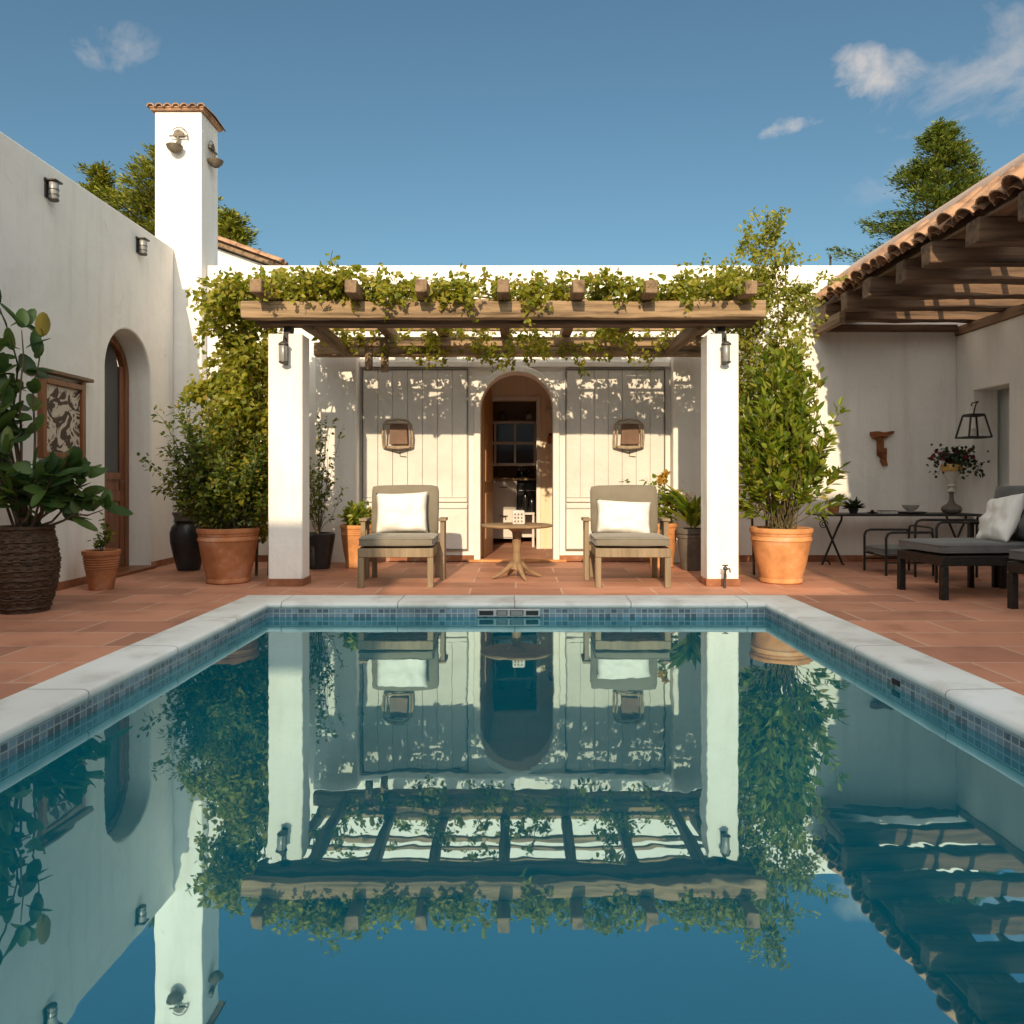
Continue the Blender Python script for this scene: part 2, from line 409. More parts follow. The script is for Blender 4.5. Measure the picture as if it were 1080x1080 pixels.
M['floor'] = tile_mat('terracotta_floor_tile', (0.46, 0.21, 0.13), 0.84, 0.42, 0.009, (0.56, 0.36, 0.26), rough=0.62, var=(0.78, 1.22))
M['mosaic'] = tile_mat('blue_pool_mosaic', (0.135, 0.205, 0.265), 0.05, 0.036, 0.004, (0.36, 0.40, 0.41), off=0.0, rough=0.25, vec='wall', var=(0.6, 1.5), bump=0.2)
M['coping'] = tile_mat('pale_stone_coping', (0.72, 0.735, 0.71), 0.95, 0.95, 0.005, (0.33, 0.32, 0.30), off=0.0, rough=0.6, var=(0.96, 1.03), bump=0.15)

def water_mat():
    m, nt, out = new_mat('pool_water')
    tc = nd(nt, 'ShaderNodeTexCoord')
    mp = nd(nt, 'ShaderNodeMapping'); mp.inputs['Scale'].default_value = (1.0, 0.6, 1)
    nt.links.new(tc.outputs['Object'], mp.inputs['Vector'])
    n = nd(nt, 'ShaderNodeTexNoise', i_Scale=2.2, i_Detail=3.0, i_Roughness=0.5, i_Distortion=0.6); nt.links.new(mp.outputs[0], n.inputs['Vector'])
    b = nd(nt, 'ShaderNodeBump'); b.inputs['Strength'].default_value = 0.022; b.inputs['Distance'].default_value = 0.06
    nt.links.new(n.outputs['Fac'], b.inputs['Height'])
    n2 = nd(nt, 'ShaderNodeTexNoise', i_Scale=1.1, i_Detail=4.0); nt.links.new(tc.outputs['Object'], n2.inputs['Vector'])
    c = ramp(nt, n2.outputs['Fac'], [(0.3, (0.0005, 0.12, 0.172)), (0.7, (0.001, 0.155, 0.215))])
    d = nd(nt, 'ShaderNodeBsdfDiffuse'); nt.links.new(c, d.inputs['Color'])
    g = nd(nt, 'ShaderNodeBsdfGlossy', i_Roughness=0.012); g.inputs['Color'].default_value = (0.66, 0.92, 0.94, 1)
    nt.links.new(b.outputs[0], g.inputs['Normal'])
    fr = nd(nt, 'ShaderNodeFresnel', i_IOR=1.33); nt.links.new(b.outputs[0], fr.inputs['Normal'])
    mr = nd(nt, 'ShaderNodeMapRange'); mr.inputs['To Min'].default_value = WATER_MIN; mr.inputs['To Max'].default_value = 1.0
    nt.links.new(fr.outputs[0], mr.inputs['Value'])
    mx = nd(nt, 'ShaderNodeMixShader'); nt.links.new(mr.outputs[0], mx.inputs[0])
    nt.links.new(d.outputs[0], mx.inputs[1]); nt.links.new(g.outputs[0], mx.inputs[2])
    nt.links.new(mx.outputs[0], out.inputs['Surface'])
    return m
WATER_MIN = 0.42
M['water'] = water_mat()

def art_mat():
    m, nt, out = new_mat('abstract_painting')
    p = nd(nt, 'ShaderNodeBsdfPrincipled', i_Roughness=0.7)
    tc = nd(nt, 'ShaderNodeTexCoord')
    n = nd(nt, 'ShaderNodeTexNoise', i_Scale=5.2, i_Detail=2.5, i_Distortion=1.6); nt.links.new(tc.outputs['Object'], n.inputs['Vector'])
    c = ramp(nt, n.outputs['Fac'], [(0.0, (0.05, 0.03, 0.022)), (0.47, (0.06, 0.035, 0.025)), (0.50, (0.52, 0.44, 0.35)), (0.62, (0.58, 0.5, 0.41)), (0.66, (0.14, 0.075, 0.045))])
    nt.links.new(c, p.inputs['Base Color']); nt.links.new(p.outputs[0], out.inputs['Surface'])
    return m
M['art'] = art_mat()
# ================================================================== SETTING
def ring(x0, x1, y0, y1, hx0, hx1, hy0, hy1, z, ztop_only=True):
    mb = MB()
    for a in ((x0, hx0, y0, y1), (hx1, x1, y0, y1), (hx0, hx1, y0, hy0), (hx0, hx1, hy1, y1)):
        mb.add([(a[0],a[2],z),(a[1],a[2],z),(a[1],a[3],z),(a[0],a[3],z)], [(0,1,2,3)])
    return mb
PX, PY0, PY1 = 2.03, 1.0, 6.18        # inner edge of the pool
g = ring(-400, 400, -400, 900, -4.0, 5.3, -3, 9.3, -0.03).build('ground', M['ground'], smooth=False); g['kind'] = 'structure'
fl = ring(-4.3, 5.6, -6.2, 9.56, -2.2, 2.2, 0.85, 6.35, 0.0).build('terrace_floor', M['floor'], smooth=False); fl['kind'] = 'structure'
WZ = -0.105
mb = MB(); mb.add([(-PX-.01,PY0-.01,WZ),(PX+.01,PY0-.01,WZ),(PX+.01,PY1+.01,WZ),(-PX-.01,PY1+.01,WZ)], [(0,1,2,3)])
w = mb.build('water', M['water'], smooth=False); w['kind'] = 'structure'

pool = thing('swimming_pool', 'rectangular swimming pool with pale stone coping and blue mosaic waterline', 'pool', (0, 3.6, 0))
# coping: rounded stone rim made of one profile swept round the rectangle with mitred corners
prof = [(0.0,-0.030),(-0.008,-0.022),(-0.010,-0.006),(-0.004,0.010),(0.010,0.018),(0.03,0.020),(0.28,0.022),(0.295,0.018),(0.30,0.008),(0.30,-0.04)]
mb = MB(); vs = []; n = len(prof)
for cx, cy in ((-1,-1),(1,-1),(1,1),(-1,1)):
    for d, z in prof:
        vs.append((cx*(PX+d), (PY1+d*1.25) if cy > 0 else (PY0-d), z))
fs = []
for c in range(4):
    for i in range(n-1):
        a = c*n+i; b = ((c+1) % 4)*n+i
        fs.append((a, b, b+1, a+1))
mb.add(vs, fs); mb.build('coping', M['coping'], pool, ang=50)
mb = MB()
for x0,x1,y0,y1 in ((-PX-.08,-PX-.002,PY0-.08,PY1+.08),(PX+.002,PX+.08,PY0-.08,PY1+.08),(-PX-.002,PX+.002,PY0-.08,PY0-.002),(-PX-.002,PX+.002,PY1+.002,PY1+.08)):
    mb.box(x0,x1,y0,y1,-1.5,-.031)
mb.build('mosaic_wall', M['mosaic'], pool, smooth=False)
mb = MB(); mb.box(-PX,PX,PY0,PY1,-1.5,-1.4); mb.build('pool_floor', M['mosaic'], pool, smooth=False)
sk = MB()
sk.box(-.32,.19,PY1-.012,PY1+.02,-.098,-.036)
skim = sk.build('skimmer', M['grille'], pool, 0.004)
for a,b in ((-.305,-.19),(.075,.175)):
    q = MB(); q.box(a,b,PY1-.016,PY1-.004,-.086,-.05); q.build('skimmer_slot', M['slot'], skim)
for a,b in ((-.165,-.075),(-.055,.055)):
    q = MB()
    q.box(a,b,PY1-.0155,PY1-.006,-.088,-.045)
    o = q.build('vent_plate', M['iron_grey'], skim)
    q = MB()
    for k in range(4): q.box(a+.008,b-.008,PY1-.019,PY1-.0165,-.083+k*.0095,-.079+k*.0095)
    q.build('vent_grille', M['grille'], skim)
q = MB(); q.box(PX-.006,PX+.004,4.02,4.10,-.088,-.06); sk2 = q.build('inlet', M['slot'], pool, 0.003)

# ================================================================== BUILDINGS
def arch(x0, x1, zs, n=24):
    """points of an arch opening from (x0,0) up, over and down to (x1,0)"""
    c = (x0+x1)/2; r = abs(x1-x0)/2; sgn = 1 if x1 > x0 else -1
    return [(x0,0.0),] + [(c - sgn*r*math.cos(PI*k/n), zs + r*math.sin(PI*k/n)) for k in range(n+1)] + [(x1,0.0)]

def barrel_row(mb, p, q, r, n=7, taper=0.85, rollz=0.0):
    """one half-round clay tile from p (low end, wide) to q"""
    p = Vector(p); q = Vector(q); d = (q-p).normalized()
    side = d.cross(Vector((0,0,1))).normalized(); up = side.cross(d).normalized()
    vs = []
    for c, rr in ((p, r), (q, r*taper)):
        for ro in (rr, rr-0.014):
            for k in range(n+1):
                t = PI*k/n
                vs.append(c + side*(ro*math.cos(t)) + up*(ro*math.sin(t)*0.85))
    m = n+1; fs = []
    for k in range(n):
        fs.append((k, k+1, 2*m+k+1, 2*m+k)); fs.append((m+k+1, m+k, 3*m+k, 3*m+k+1))
        fs.append((k+1, k, m+k, m+k+1)); fs.append((2*m+k, 2*m+k+1, 3*m+k+1, 3*m+k))
    mb.add(vs, fs)

# ---- left house
XL = -4.22
lh = thing('white_house', 'white rendered house wing along the left of the terrace with an arched glazed door', 'house', (-6.0, 4.0, 0))
poly = [(-3.5,0)] + arch(7.78, 8.75, 2.17) + [(9.33,0),(9.33,3.87),(-3.5,3.87)]
mb = MB(); mb.prism(poly, 'x', XL-.32, XL); mb.build('wall', M['plaster'], lh, 0.018, 3)
mb = MB(); mb.box(-9.0,XL-.33,-3.5,9.2,3.45,3.6); mb.box(-9.0,-8.8,-3.5,9.2,0,3.45); mb.box(-8.79,XL-.33,-3.5,-3.3,0,3.44); mb.build('roof', M['plaster'], lh)
for a,b in ((-3.0,7.775),(8.755,9.32)):
    mb = MB(); mb.box(XL,XL+.015,a,b,0.0,.075); mb.build('skirting', M['skirting'], lh, .004)
# the door in its recess
dx = XL-.25
ap = arch(7.80, 8.73, 2.17); ai = arch(7.88, 8.65, 2.17)
mb = MB(); mb.prism(ap[:] + ai[::-1], 'x', dx-.06, dx+.01)
dr = mb.build('door', M['door_wood'], lh, .006)
mb = MB(); mb.box(dx-.045,dx-.005,7.88,8.65,.02,.22); mb.box(dx-.045,dx-.005,7.88,8.65,.78,.90); mb.box(dx-.045,dx-.005,7.88,8.65,1.02,1.10)
for y0,y1 in ((7.88,7.97),(8.56,8.65)): mb.box(dx-.047,dx-.003,y0,y1,.221,2.3 if y0<8 else 2.3)
mb.build('door_rail', M['door_wood'], dr, .005)
mb = MB(); mb.box(dx-.04,dx-.015,7.97,8.56,.22,.78); mb.box(dx-.04,dx-.015,7.97,8.56,.90,1.02); mb.build('door_panel', M['door_wood'], dr, .004)
mb = MB(); mb.prism([(7.97,1.10)]+[(8.265-.29*math.cos(PI*k/16)*1.02, 2.17+.37*math.sin(PI*k/16)) for k in range(17)]+[(8.56,1.10)], 'x', dx-.035, dx-.02); mb.build('door_glass', M['glass_dark'], dr)
mb = MB(); mb.tube([(dx,8.54,1.0),(dx+.05,8.54,1.0),(dx+.05,8.46,1.0)],.009); mb.build('handle', M['bronze'], dr)
mb = MB(); mb.box(XL-.33,XL+.06,7.77,8.76,0.001,.035); mb.build('doorstep', M['door_wood'], lh, .006)
mb = MB(); mb.box(dx-.5,dx-.45,7.6,8.9,0,2.8); mb.build('inner_wall', M['plaster_in'], lh)

# ---- framed picture under a small hood, on the left wall
pic = thing('framed_picture', 'brown abstract picture in a wooden frame under a small hood on the shaded left wall', 'picture', (XL, 7.0, 1.26))
mb = MB(); mb.box(XL+.002,XL+.02,6.70,7.31,1.25,1.93); mb.build('backing', M['trim'], pic)
mb = MB()
for y0,y1,z0,z1 in ((6.67,6.73,1.21,1.955),(7.28,7.34,1.21,1.955),(6.73,7.28,1.875,1.93),(6.73,7.28,1.21,1.265)): mb.box(XL+.002,XL+.055,y0,y1,z0,z1)
mb.build('frame', M['door_wood'], pic, .006)
mb = MB(); mb.box(XL+.021,XL+.028,6.735,7.275,1.27,1.87); mb.build('canvas', M['art'], pic)
mb = MB(); mb.box(XL+.002,XL+.09,6.62,7.42,1.965,2.0); mb.build('hood', M['beam_y'], pic, .008)

# ---- chimney tower
CX0, CX1, CY0, CY1 = -4.46, -3.885, 9.345, 9.87
ch = thing('chimney', 'tall square white chimney with a tiled cap rising from the corner of the terrace', 'chimney', (-4.17, 9.6, 0))
mb = MB(); mb.box(CX0,CX1,CY0,CY1,0,5.56); mb.build('shaft', M['plaster'], ch, .012, 2)
mb = MB(); mb.box(CX0-.04,CX1+.04,CY0-.04,CY1+.04,5.562,5.585); mb.box(CX0-.05,CX1+.05,CY0-.05,CY1+.05,5.586,5.61); mb.build('cornice', M['roof_tile'], ch, .006)
mb = MB()
for k in range(7):
    x = CX0-.02+k*.103
    barrel_row(mb,(x,CY0-.075,5.588),(x,9.61,5.63),.05); barrel_row(mb,(x,CY1+.075,5.588),(x,9.61,5.63),.05)
mb.build('tile_cap', M['roof_tile'], ch, fix=False)

def bell_ornament(loc, rot, label):
    t = thing('bell_ornament', label, 'ornament', loc, rot, 'bell ornaments on the chimney', world=False)
    t.scale = (.82,.82,.82)
    # local frame: x across, -y out of the wall, z up
    mb = MB(); mb.tube([(.13*math.cos(a),-.03,.10+.15*math.sin(a)) for a in [R(-15+i*10) for i in range(16)]],.007,6); mb.build('wire_arch', M['bronze'], t)
    mb = MB(); mb.prism([(.085*math.cos(PI*k/12),.12+.085*math.sin(PI*k/12)) for k in range(13)],'y',-.05,-.002); mb.build('dome', M['bronze'], t, .008)
    mb = MB(); mb.box(-.12,.12,-.07,-.05,.10,.114); mb.sphere((-.12,-.06,.106),.014); mb.sphere((.12,-.06,.106),.014); mb.build('crossbar', M['bronze'], t)
    mb = MB(); mb.lathe([(.025,.098),(.018,.03),(.03,0),(.045,-.03),(.06,-.055)],(0,-.062,0),18); mb.build('bell', M['bronze'], t)
    mb = MB(); mb.lathe([(.02,-.17),(.06,-.15),(.10,-.11),(.12,-.06),(.11,-.055),(.09,-.10),(.05,-.135),(.0,-.145)],(-.035,-.10,0),20); mb.build('dish', M['bronze'], t)
    return t
bell_ornament((-4.15,CY0-.001,5.15),0,'bronze bell ornament on the sunlit front of the chimney')
bell_ornament((CX1+.001,9.60,5.10),PI/2,'bronze bell ornament on the shaded side of the chimney')

# ---- back house
YB = 9.5
bh = thing('white_house', 'low white house front at the end of the pool with an open arched doorway', 'house', (0.5, 10.0, 0))
poly = [(CX1+.002,0)] + arch(-.455,.455,1.915) + [(5.78,0),(5.78,3.71),(CX1+.002,3.71)]
mb = MB(); mb.prism(poly,'y',YB,YB+.28); mb.build('wall', M['plaster'], bh, .014, 2)
mb = MB(); mb.box(CX1+.0,5.78,9.80,14.0,3.4,3.52); mb.box(CX1,5.78,13.8,14,0,3.39); mb.box(CX1,CX1+.2,9.89,13.79,0,3.39); mb.box(5.58,5.78,9.79,13.79,0,3.39); mb.build('roof', M['plaster'], bh)
for a,b in ((CX1+.01,-2.49),(-1.88,-.53),(.53,1.84),(2.44,5.49)):
    mb = MB(); mb.box(a,b,YB-.018,YB-.001,0,.08); mb.build('skirting', M['skirting'], bh, .004)
# piers each side of the boarded bay
for x0,x1 in ((-2.48,-1.96),(1.92,2.43)):
    mb = MB(); mb.box(x0,x1,YB-.20,YB-.001,0,2.56); mb.build('pier', M['plaster'], bh, .012)
mb = MB(); mb.box(-1.955,1.915,YB-.05,YB-.001,2.43,2.50); mb.build('head_trim', M['trim'], bh, .006)
# arch trim
tr = arch(-.535,.535,1.915,28); ti = arch(-.452,.452,1.915,28)
mb = MB(); mb.prism(tr+ti[::-1],'y',YB-.055,YB+.02); mb.build('door_surround', M['trim'], bh, .014, 3)
# boarded panels
def panel(x0, x1):
    mb = MB(); n = 7; wd = (x1-x0-.04)/n
    for i in range(n): mb.box(x0+.02+i*wd+.003,x0+.02+(i+1)*wd-.003,YB-.030,YB-.006,.80,2.395)
    for i in range(n): pass
    mb.box(x0+.02,x1-.02,YB-.028,YB-.006,.16,.66)
    p = mb.build('boarded_panel', M['panel'], bh, .004)
    mb = MB(); mb.box(x0+.02,x1-.02,YB-.042,YB-.006,.665,.715); mb.box(x0+.02,x1-.02,YB-.04,YB-.006,.745,.795); mb.build('rail', M['panel'], p, .006)
    mb = MB()
    for a,b,c,d in ((x0+.006,x0+.016,.145,2.412),(x1-.016,x1-.006,.145,2.412),(x0+.016,x1-.016,.145,.156),(x0+.016,x1-.016,2.40,2.412)): mb.box(a,b,YB-.045,YB-.004,c,d)
    mb.build('edge', M['darkline'], p)
    mb = MB(); mb.box(x0+.017,x1-.017,YB-.006,YB-.002,.157,2.399); mb.build('backing', M['panel'], p)
panel(-1.94,-.60); panel(.60,1.86)
# door leaf, open into the room
hinge = Vector((-.445, 9.79, 0)); ang = R(84)
mb = MB(); mb.prism([(0,.02),(.86,.02),(.86,1.93)]+[(.43+.43*math.cos(PI*k/14),1.915+.43*math.sin(PI*k/14)) for k in range(1,14)]+[(0,1.93)],'y',-.022,.022)
for zz in ((.25,.85),(1.0,1.75)): mb.box(.12,.74,-.034,.034,*zz)
mb.rot(Matrix.Translation(hinge) @ Matrix.Rotation(ang,4,'Z')); dl = mb.build('door', M['door_wood2'], bh, .006)
mb = MB(); mb.tube([(.80,.022,1.0),(.80,.07,1.0),(.70,.07,1.0)],.010); mb.tube([(.80,-.022,1.0),(.80,-.07,1.0),(.70,-.07,1.0)],.010); mb.rot(Matrix.Translation(hinge) @ Matrix.Rotation(ang,4,'Z')); mb.build('handle', M['iron'], dl)
# rooms behind
mb = MB()
mb.box(-1.6,-1.5,9.79,13.3,0,2.9); mb.box(1.5,1.6,9.79,13.3,0,2.9); mb.box(-1.49,1.49,13.2,13.3,0,2.9)
mb.prism([(-1.495,0),(-.37,0),(-.37,2.2),(.29,2.2),(.29,0),(1.495,0),(1.495,2.9),(-1.495,2.9)],'y',11.2,11.32)
mb.build('inner_wall', M['plaster_in'], bh)
mb = MB(); mb.box(-1.6,1.6,9.79,13.3,2.58,2.66); mb.build('ceiling', M['plaster_in'], bh)
mb = MB()
for a,b,c,d in ((-.43,-.371,0,2.26),(.291,.35,0,2.26),(-.37,.29,2.201,2.26)): mb.box(a,b,11.17,11.199,c,d)
mb.build('door_frame', M['trim'], bh, .005)
mb = MB(); mb.add([(-1.6,9.44,.012),(1.6,9.44,.012),(1.6,13.3,.012),(-1.6,13.3,.012)],[(0,1,2,3)]); k = mb.build('kitchen_floor', M['floor'], smooth=False); k['kind'] = 'structure'
mb = MB(); mb.box(-.62,.62,9.40,9.56,0,.03); mb.build('doorstep', M['pot_light'], bh, .008)

# kitchen things
cb = thing('wall_cupboard', 'white glazed wall cupboard in the kitchen seen through the doorway', 'cupboard', (-.04, 12.2, 1.25))
mb = MB(); mb.box(-.6,.55,12.12,12.45,1.25,1.96); mb.build('carcass', M['black_gloss'], cb)
mb = MB()
for z in (1.25,1.59,1.92): mb.box(-.6,.55,12.07,12.11,z,z+.045)
for x in (-.6,-.36,-.045,.27,.51): mb.box(x,x+.035,12.068,12.112,1.25,1.965)
mb.build('door_frame', M['white_paint'], cb)
mb = MB(); mb.box(-.59,.54,12.113,12.119,1.27,1.95); mb.build('glass', M['glass_dark'], cb)
bc = thing('kitchen_counter', 'white kitchen counter with drawers seen through the doorway', 'counter', (-.04, 12.1, 0))
mb = MB(); mb.box(-1.2,.0,12.0,12.6,.1,1.02); mb.box(.36,1.2,12.0,12.6,.1,1.02); mb.box(.0,.36,12.3,12.6,.1,1.02); mb.build('carcass', M['white_paint'], bc)
for x0,x1 in ((-.82,-.42),(-.40,-.01)):
    for z0,z1 in ((.12,.55),(.57,1.0)):
        mb = MB(); mb.box(x0,x1,11.975,11.999,z0,z1); d_ = mb.build('drawer', M['white_paint'], bc, .005)
        mb = MB(); mb.tube([((x0+x1)/2-.06,11.975,z1-.09),((x0+x1)/2-.06,11.95,z1-.09),((x0+x1)/2+.06,11.95,z1-.09),((x0+x1)/2+.06,11.975,z1-.09)],.006); mb.build('handle', M['iron'], d_)
mb = MB(); mb.box(-1.22,1.22,11.96,12.6,1.021,1.06); mb.build('worktop', M['table_wood'], bc, .005)
ov = thing('oven', 'black built in oven under the kitchen counter', 'oven', (.18, 12.1, .4))
mb = MB(); mb.box(.01,.35,11.97,12.29,.46,.98); mb.build('body', M['black_gloss'], ov, .006)
mb = MB(); mb.tube([(.04,11.97,.86),(.04,11.94,.86),(.32,11.94,.86),(.32,11.97,.86)],.008); mb.build('handle', M['grille'], ov)
kt = thing('kettle', 'black kettle standing on the kitchen counter', 'kettle', (.08, 12.15, 1.06))
mb = MB(); mb.lathe([(.075,0),(.08,.02),(.075,.09),(.05,.13),(.02,.14),(.015,.155),(.02,.165),(.0,.17)],(.08,12.15,1.06),20); mb.build('body', M['black_gloss'], kt)
mb = MB(); mb.tube([(.13,12.13,1.12),(.18,12.12,1.15),(.195,12.12,1.19)],[.016,.012,.01]); mb.tube([(.02,12.15,1.15),(.03,12.15,1.24),(.10,12.15,1.26),(.135,12.15,1.18)],.008); mb.build('handle', M['black_gloss'], kt)
def bottle(x, y, z, h, label):
    t = thing('bottle', label, 'bottle', (x,y,z))
    mb = MB(); mb.lathe([(.038,0),(.042,.01),(.042,h*.55),(.03,h*.66),(.014,h*.74),(.014,h*.98),(.0,h)],(x,y,z),16); mb.build('glass', M['black_gloss'], t)
    mb = MB(); mb.lathe([(.017,h*.9),(.018,h*1.02),(0,h*1.03)],(x,y,z),12); mb.build('cap', M['iron'], t)
# small kitchen trolley table with bottles, just inside
st = thing('kitchen_stool', 'small pale stool standing in the kitchen doorway with bottles on it', 'stool', (.16, 11.55, 0))
mb = MB(); mb.box(-.02,.27,11.42,11.70,.50,.535); mb.build('seat', M['white_paint'], st, .006)
for x in (0.0,.25):
    for y in (11.45,11.67):
        mb = MB(); mb.bar((x,y,.0),(x,y,.5),.03,.03); mb.build('leg', M['white_paint'], st)
bottle(.13,11.52,.536,.42,'tall dark bottle on the kitchen stool, taller of the two')
bottle(.23,11.60,.536,.30,'short dark bottle on the kitchen stool')
for x,l,hh in ((-.22,'dark jar on top of the kitchen cupboard, nearer the open door',.14),(.20,'pale jar on top of the kitchen cupboard',.13)):
    t = thing('jar', l, 'jar', (x,12.2,1.965))
    mb = MB(); mb.lathe([(.05,0),(.065,.03),(.06,hh*.8),(.04,hh*.9),(.04,hh)],(x,12.2,1.965),16); mb.build('body', M['pot_grey'] if x<0 else M['ceramic'], t)
    mb = MB(); mb.lathe([(.045,hh),(.045,hh+.02),(.012,hh+.03),(0,hh+.045)],(x,12.2,1.965),16); mb.build('lid', M['iron'], t)
for z,l in ((2.02,'upper small white shelf on the wall inside the doorway'),(1.52,'lower small white shelf on the wall inside the doorway')):
    t = thing('wall_shelf', l, 'shelf', (.55,11.1,z))
    mb = MB(); mb.box(.42,.80,11.0,11.198,z,z+.03); mb.build('board', M['white_paint'], t, .004)
    for x in (.5,.7):
        mb = MB(); mb.prism([(11.05,z-.001),(11.198,z-.001),(11.198,z-.1)],'x',x-.01,x+.01); mb.build('bracket', M['white_paint'], t)
t = thing('jar', 'small brown jar on the lower shelf inside the doorway', 'jar', (.5,11.08,1.55))
mb = MB(); mb.lathe([(.04,0),(.055,.04),(.05,.11),(.03,.13)],(.5,11.08,1.55),16); mb.build('body', M['pot'], t)
mb = MB(); mb.lathe([(.034,.131),(.034,.15),(0,.16)],(.5,11.08,1.55),16); mb.build('lid', M['iron'], t)

# ---- right house with its tiled roof over the lounge
XR = 5.5
rh = thing('lounge_house', 'white house wing on the right under a dark rafter roof of clay tiles', 'house', (6.5, 6.5, 0))
poly = [(3.4,0),(8.48,0),(8.48,2.10),(9.14,2.10),(9.14,0),(9.498,0),(9.498,2.82),(3.4,2.82)]
mb = MB(); mb.prism(poly,'x',XR,XR+.3); mb.build('wall', M['plaster'], rh, .012)
mb = MB(); mb.box(XR+.38,XR+.46,8.2,9.49,0,2.2); mb.box(XR+.301,XR+.5,8.2,9.49,2.201,2.3); mb.box(XR+.301,XR+.379,8.2,8.28,0,2.2); mb.build('inner_wall', M['plaster'], rh)
mb = MB(); mb.box(XR+.301,9,3.4,3.6,0,3.3); mb.box(8.8,9,3.61,9.4,0,3.3); mb.build('outer_wall', M['plaster'], rh)
for a,b in ((3.5,8.47),(9.15,9.48)):
    mb = MB(); mb.box(XR-.014,XR-.001,a,b,0,.08); mb.build('skirting', M['skirting'], rh, .004)
mb = MB(); mb.box(XR-.02,XR+.2,3.4,9.497,2.822,2.93); mb.build('wall_plate', M['old_y'], rh, .008)
mb = MB(); mb.box(3.70,XR-.03,9.40,9.498,2.87,2.95); mb.build('ledger', M['old_x'], rh, .008)
for i in range(10):
    y = 9.18-i*.6 + random.uniform(-.02,.02)
    xe = 3.70+random.uniform(-.04,.03)
    mb = MB(); mb.hewn(xe,5.8,y-.085,y+.085,2.935,3.14,'x',.016,.09)
    mb.rot(Matrix.Translation((5,y,3)) @ Matrix.Rotation(R(random.uniform(-.3,.3)),4,'Y') @ Matrix.Rotation(R(random.uniform(-.4,.4)),4,'Z') @ Matrix.Translation((-5,-y,-3)))
    mb.build('rafter', M['old_x'], rh, .012)
mb = MB()
for i in range(3): mb.box(3.80+i*.19,3.80+i*.19+.18,3.75+random.uniform(0,.04),9.495,3.142,3.166)
mb.build('roof_boarding', M['old_y'], rh, .003)
mb = MB(); mb.bar((3.76,9.49,2.90),(3.76,8.75,2.90),.075,.13); mb.build('wall_bracket', M['beam_y'], rh, .008)
# steep tile verge: one column of two overlapping tiles every 0.21 m
mb = MB(); y = 9.40; k = 0
while y > 3.85:
    j = lambda a: random.uniform(-a,a)
    ex = 3.69 + j(.06)
    barrel_row(mb,(ex,y+j(.03),3.19+j(.02)),(4.02,y+j(.015),3.48),.098+j(.016),8,.86)
    # the pan tile between
    barrel_row(mb,(ex+.05,y-.105,3.18),(4.22,y-.105,3.655),.075,6,.9)
    y -= .21; k += 1
mb.build('roof_tiles', M['roof_tile'], rh, fix=False)
mb = MB(); mb.prism([(3.86,3.19),(4.30,3.60),(4.30,3.17),(3.86,3.17)],'y',3.8,9.49); mb.build('tile_bed', M['mortar'], rh)
mb = MB(); mb.prism([(3.93,3.47),(3.95,3.53),(4.24,3.75),(4.32,3.76),(4.42,3.66),(4.42,3.60),(4.0,3.44)],'y',3.8,9.49); mb.build('ridge', M['mortar'], rh, .015)
mb = MB(); mb.box(5.81,9.0,3.5,9.49,3.2,3.34); mb.build('flat_roof', M['mortar'], rh)
for xb in (4.62,5.02):
    mb = MB(); mb.hewn(xb,xb+.06,3.7,9.49,3.148,3.185,'y',.006); mb.build('batten', M['old_y'], rh, .005)

# ---- small tiled house behind, and bits of roofline beyond the wall
sh = thing('tiled_house', 'small house behind the chimney with a clay tiled gable roof', 'house', (-5.5, 13.5, 0))
RX, EX = -5.35, -3.86; RZ, EZ = 5.13, 4.60
mb = MB(); mb.prism([(-6.75,0),(-4.05,0),(-4.05,4.55),(RX,5.0),(-6.75,4.5)],'y',12.6,16); mb.build('wall', M['plaster'], sh)
mb = MB()
for (x0,z0) in ((EX,EZ),(-6.95,EZ)):
    mb.prism([(RX,RZ-.10),(x0,z0-.10),(x0,z0-.04),(RX,RZ-.04)],'y',12.45,16.1)
mb.build('roof_boarding', M['beam_y'], sh)
mb = MB(); y = 12.5
while y < 16:
    for (x0,z0) in ((EX-.0,EZ),(-6.98,EZ)):
        for t0 in np.arange(0,1,.25):
            a = Vector((x0,y,z0-.02)).lerp(Vector((RX,y,RZ-.02)),t0); b = Vector((x0,y,z0)).lerp(Vector((RX,y,RZ)),t0+.28)
            barrel_row(mb,a+Vector((0,0,.015)),b,.095)
    y += .2
barrel_row(mb,(RX,12.4,RZ+.02),(RX,16.1,RZ+.02),.11)
mb.build('roof', M['roof_tile'], sh, fix=False)
cp = thing('chimney_pot', 'small clay chimney pot showing above the back wall', 'chimney pot', (3.75, 10.2, 3.52))
mb = MB(); mb.box(3.62,3.86,10.1,10.34,3.52,3.74); mb.build('base', M['mortar'], cp, .01)
mb = MB(); barrel_row(mb,(3.70,10.05,3.745),(3.70,10.38,3.77),.07); barrel_row(mb,(3.82,10.05,3.73),(3.82,10.38,3.755),.06); mb.build('cap', M['roof_tile'], cp, fix=False)
fi = thing('finial', 'thin dark finial on a low cap above the back wall', 'finial', (4.26, 10.3, 3.52))
mb = MB(); mb.lathe([(.13,0),(.13,.20),(.16,.21),(.16,.24),(.07,.28),(.03,.31)],(4.26,10.3,3.52),14); mb.build('base', M['roof_tile'], fi)
mb = MB(); mb.lathe([(.03,.31),(.018,.34),(.03,.37),(.014,.40),(.012,.50),(.022,.52),(0,.56)],(4.26,10.3,3.52),10); mb.build('spike', M['iron'], fi)

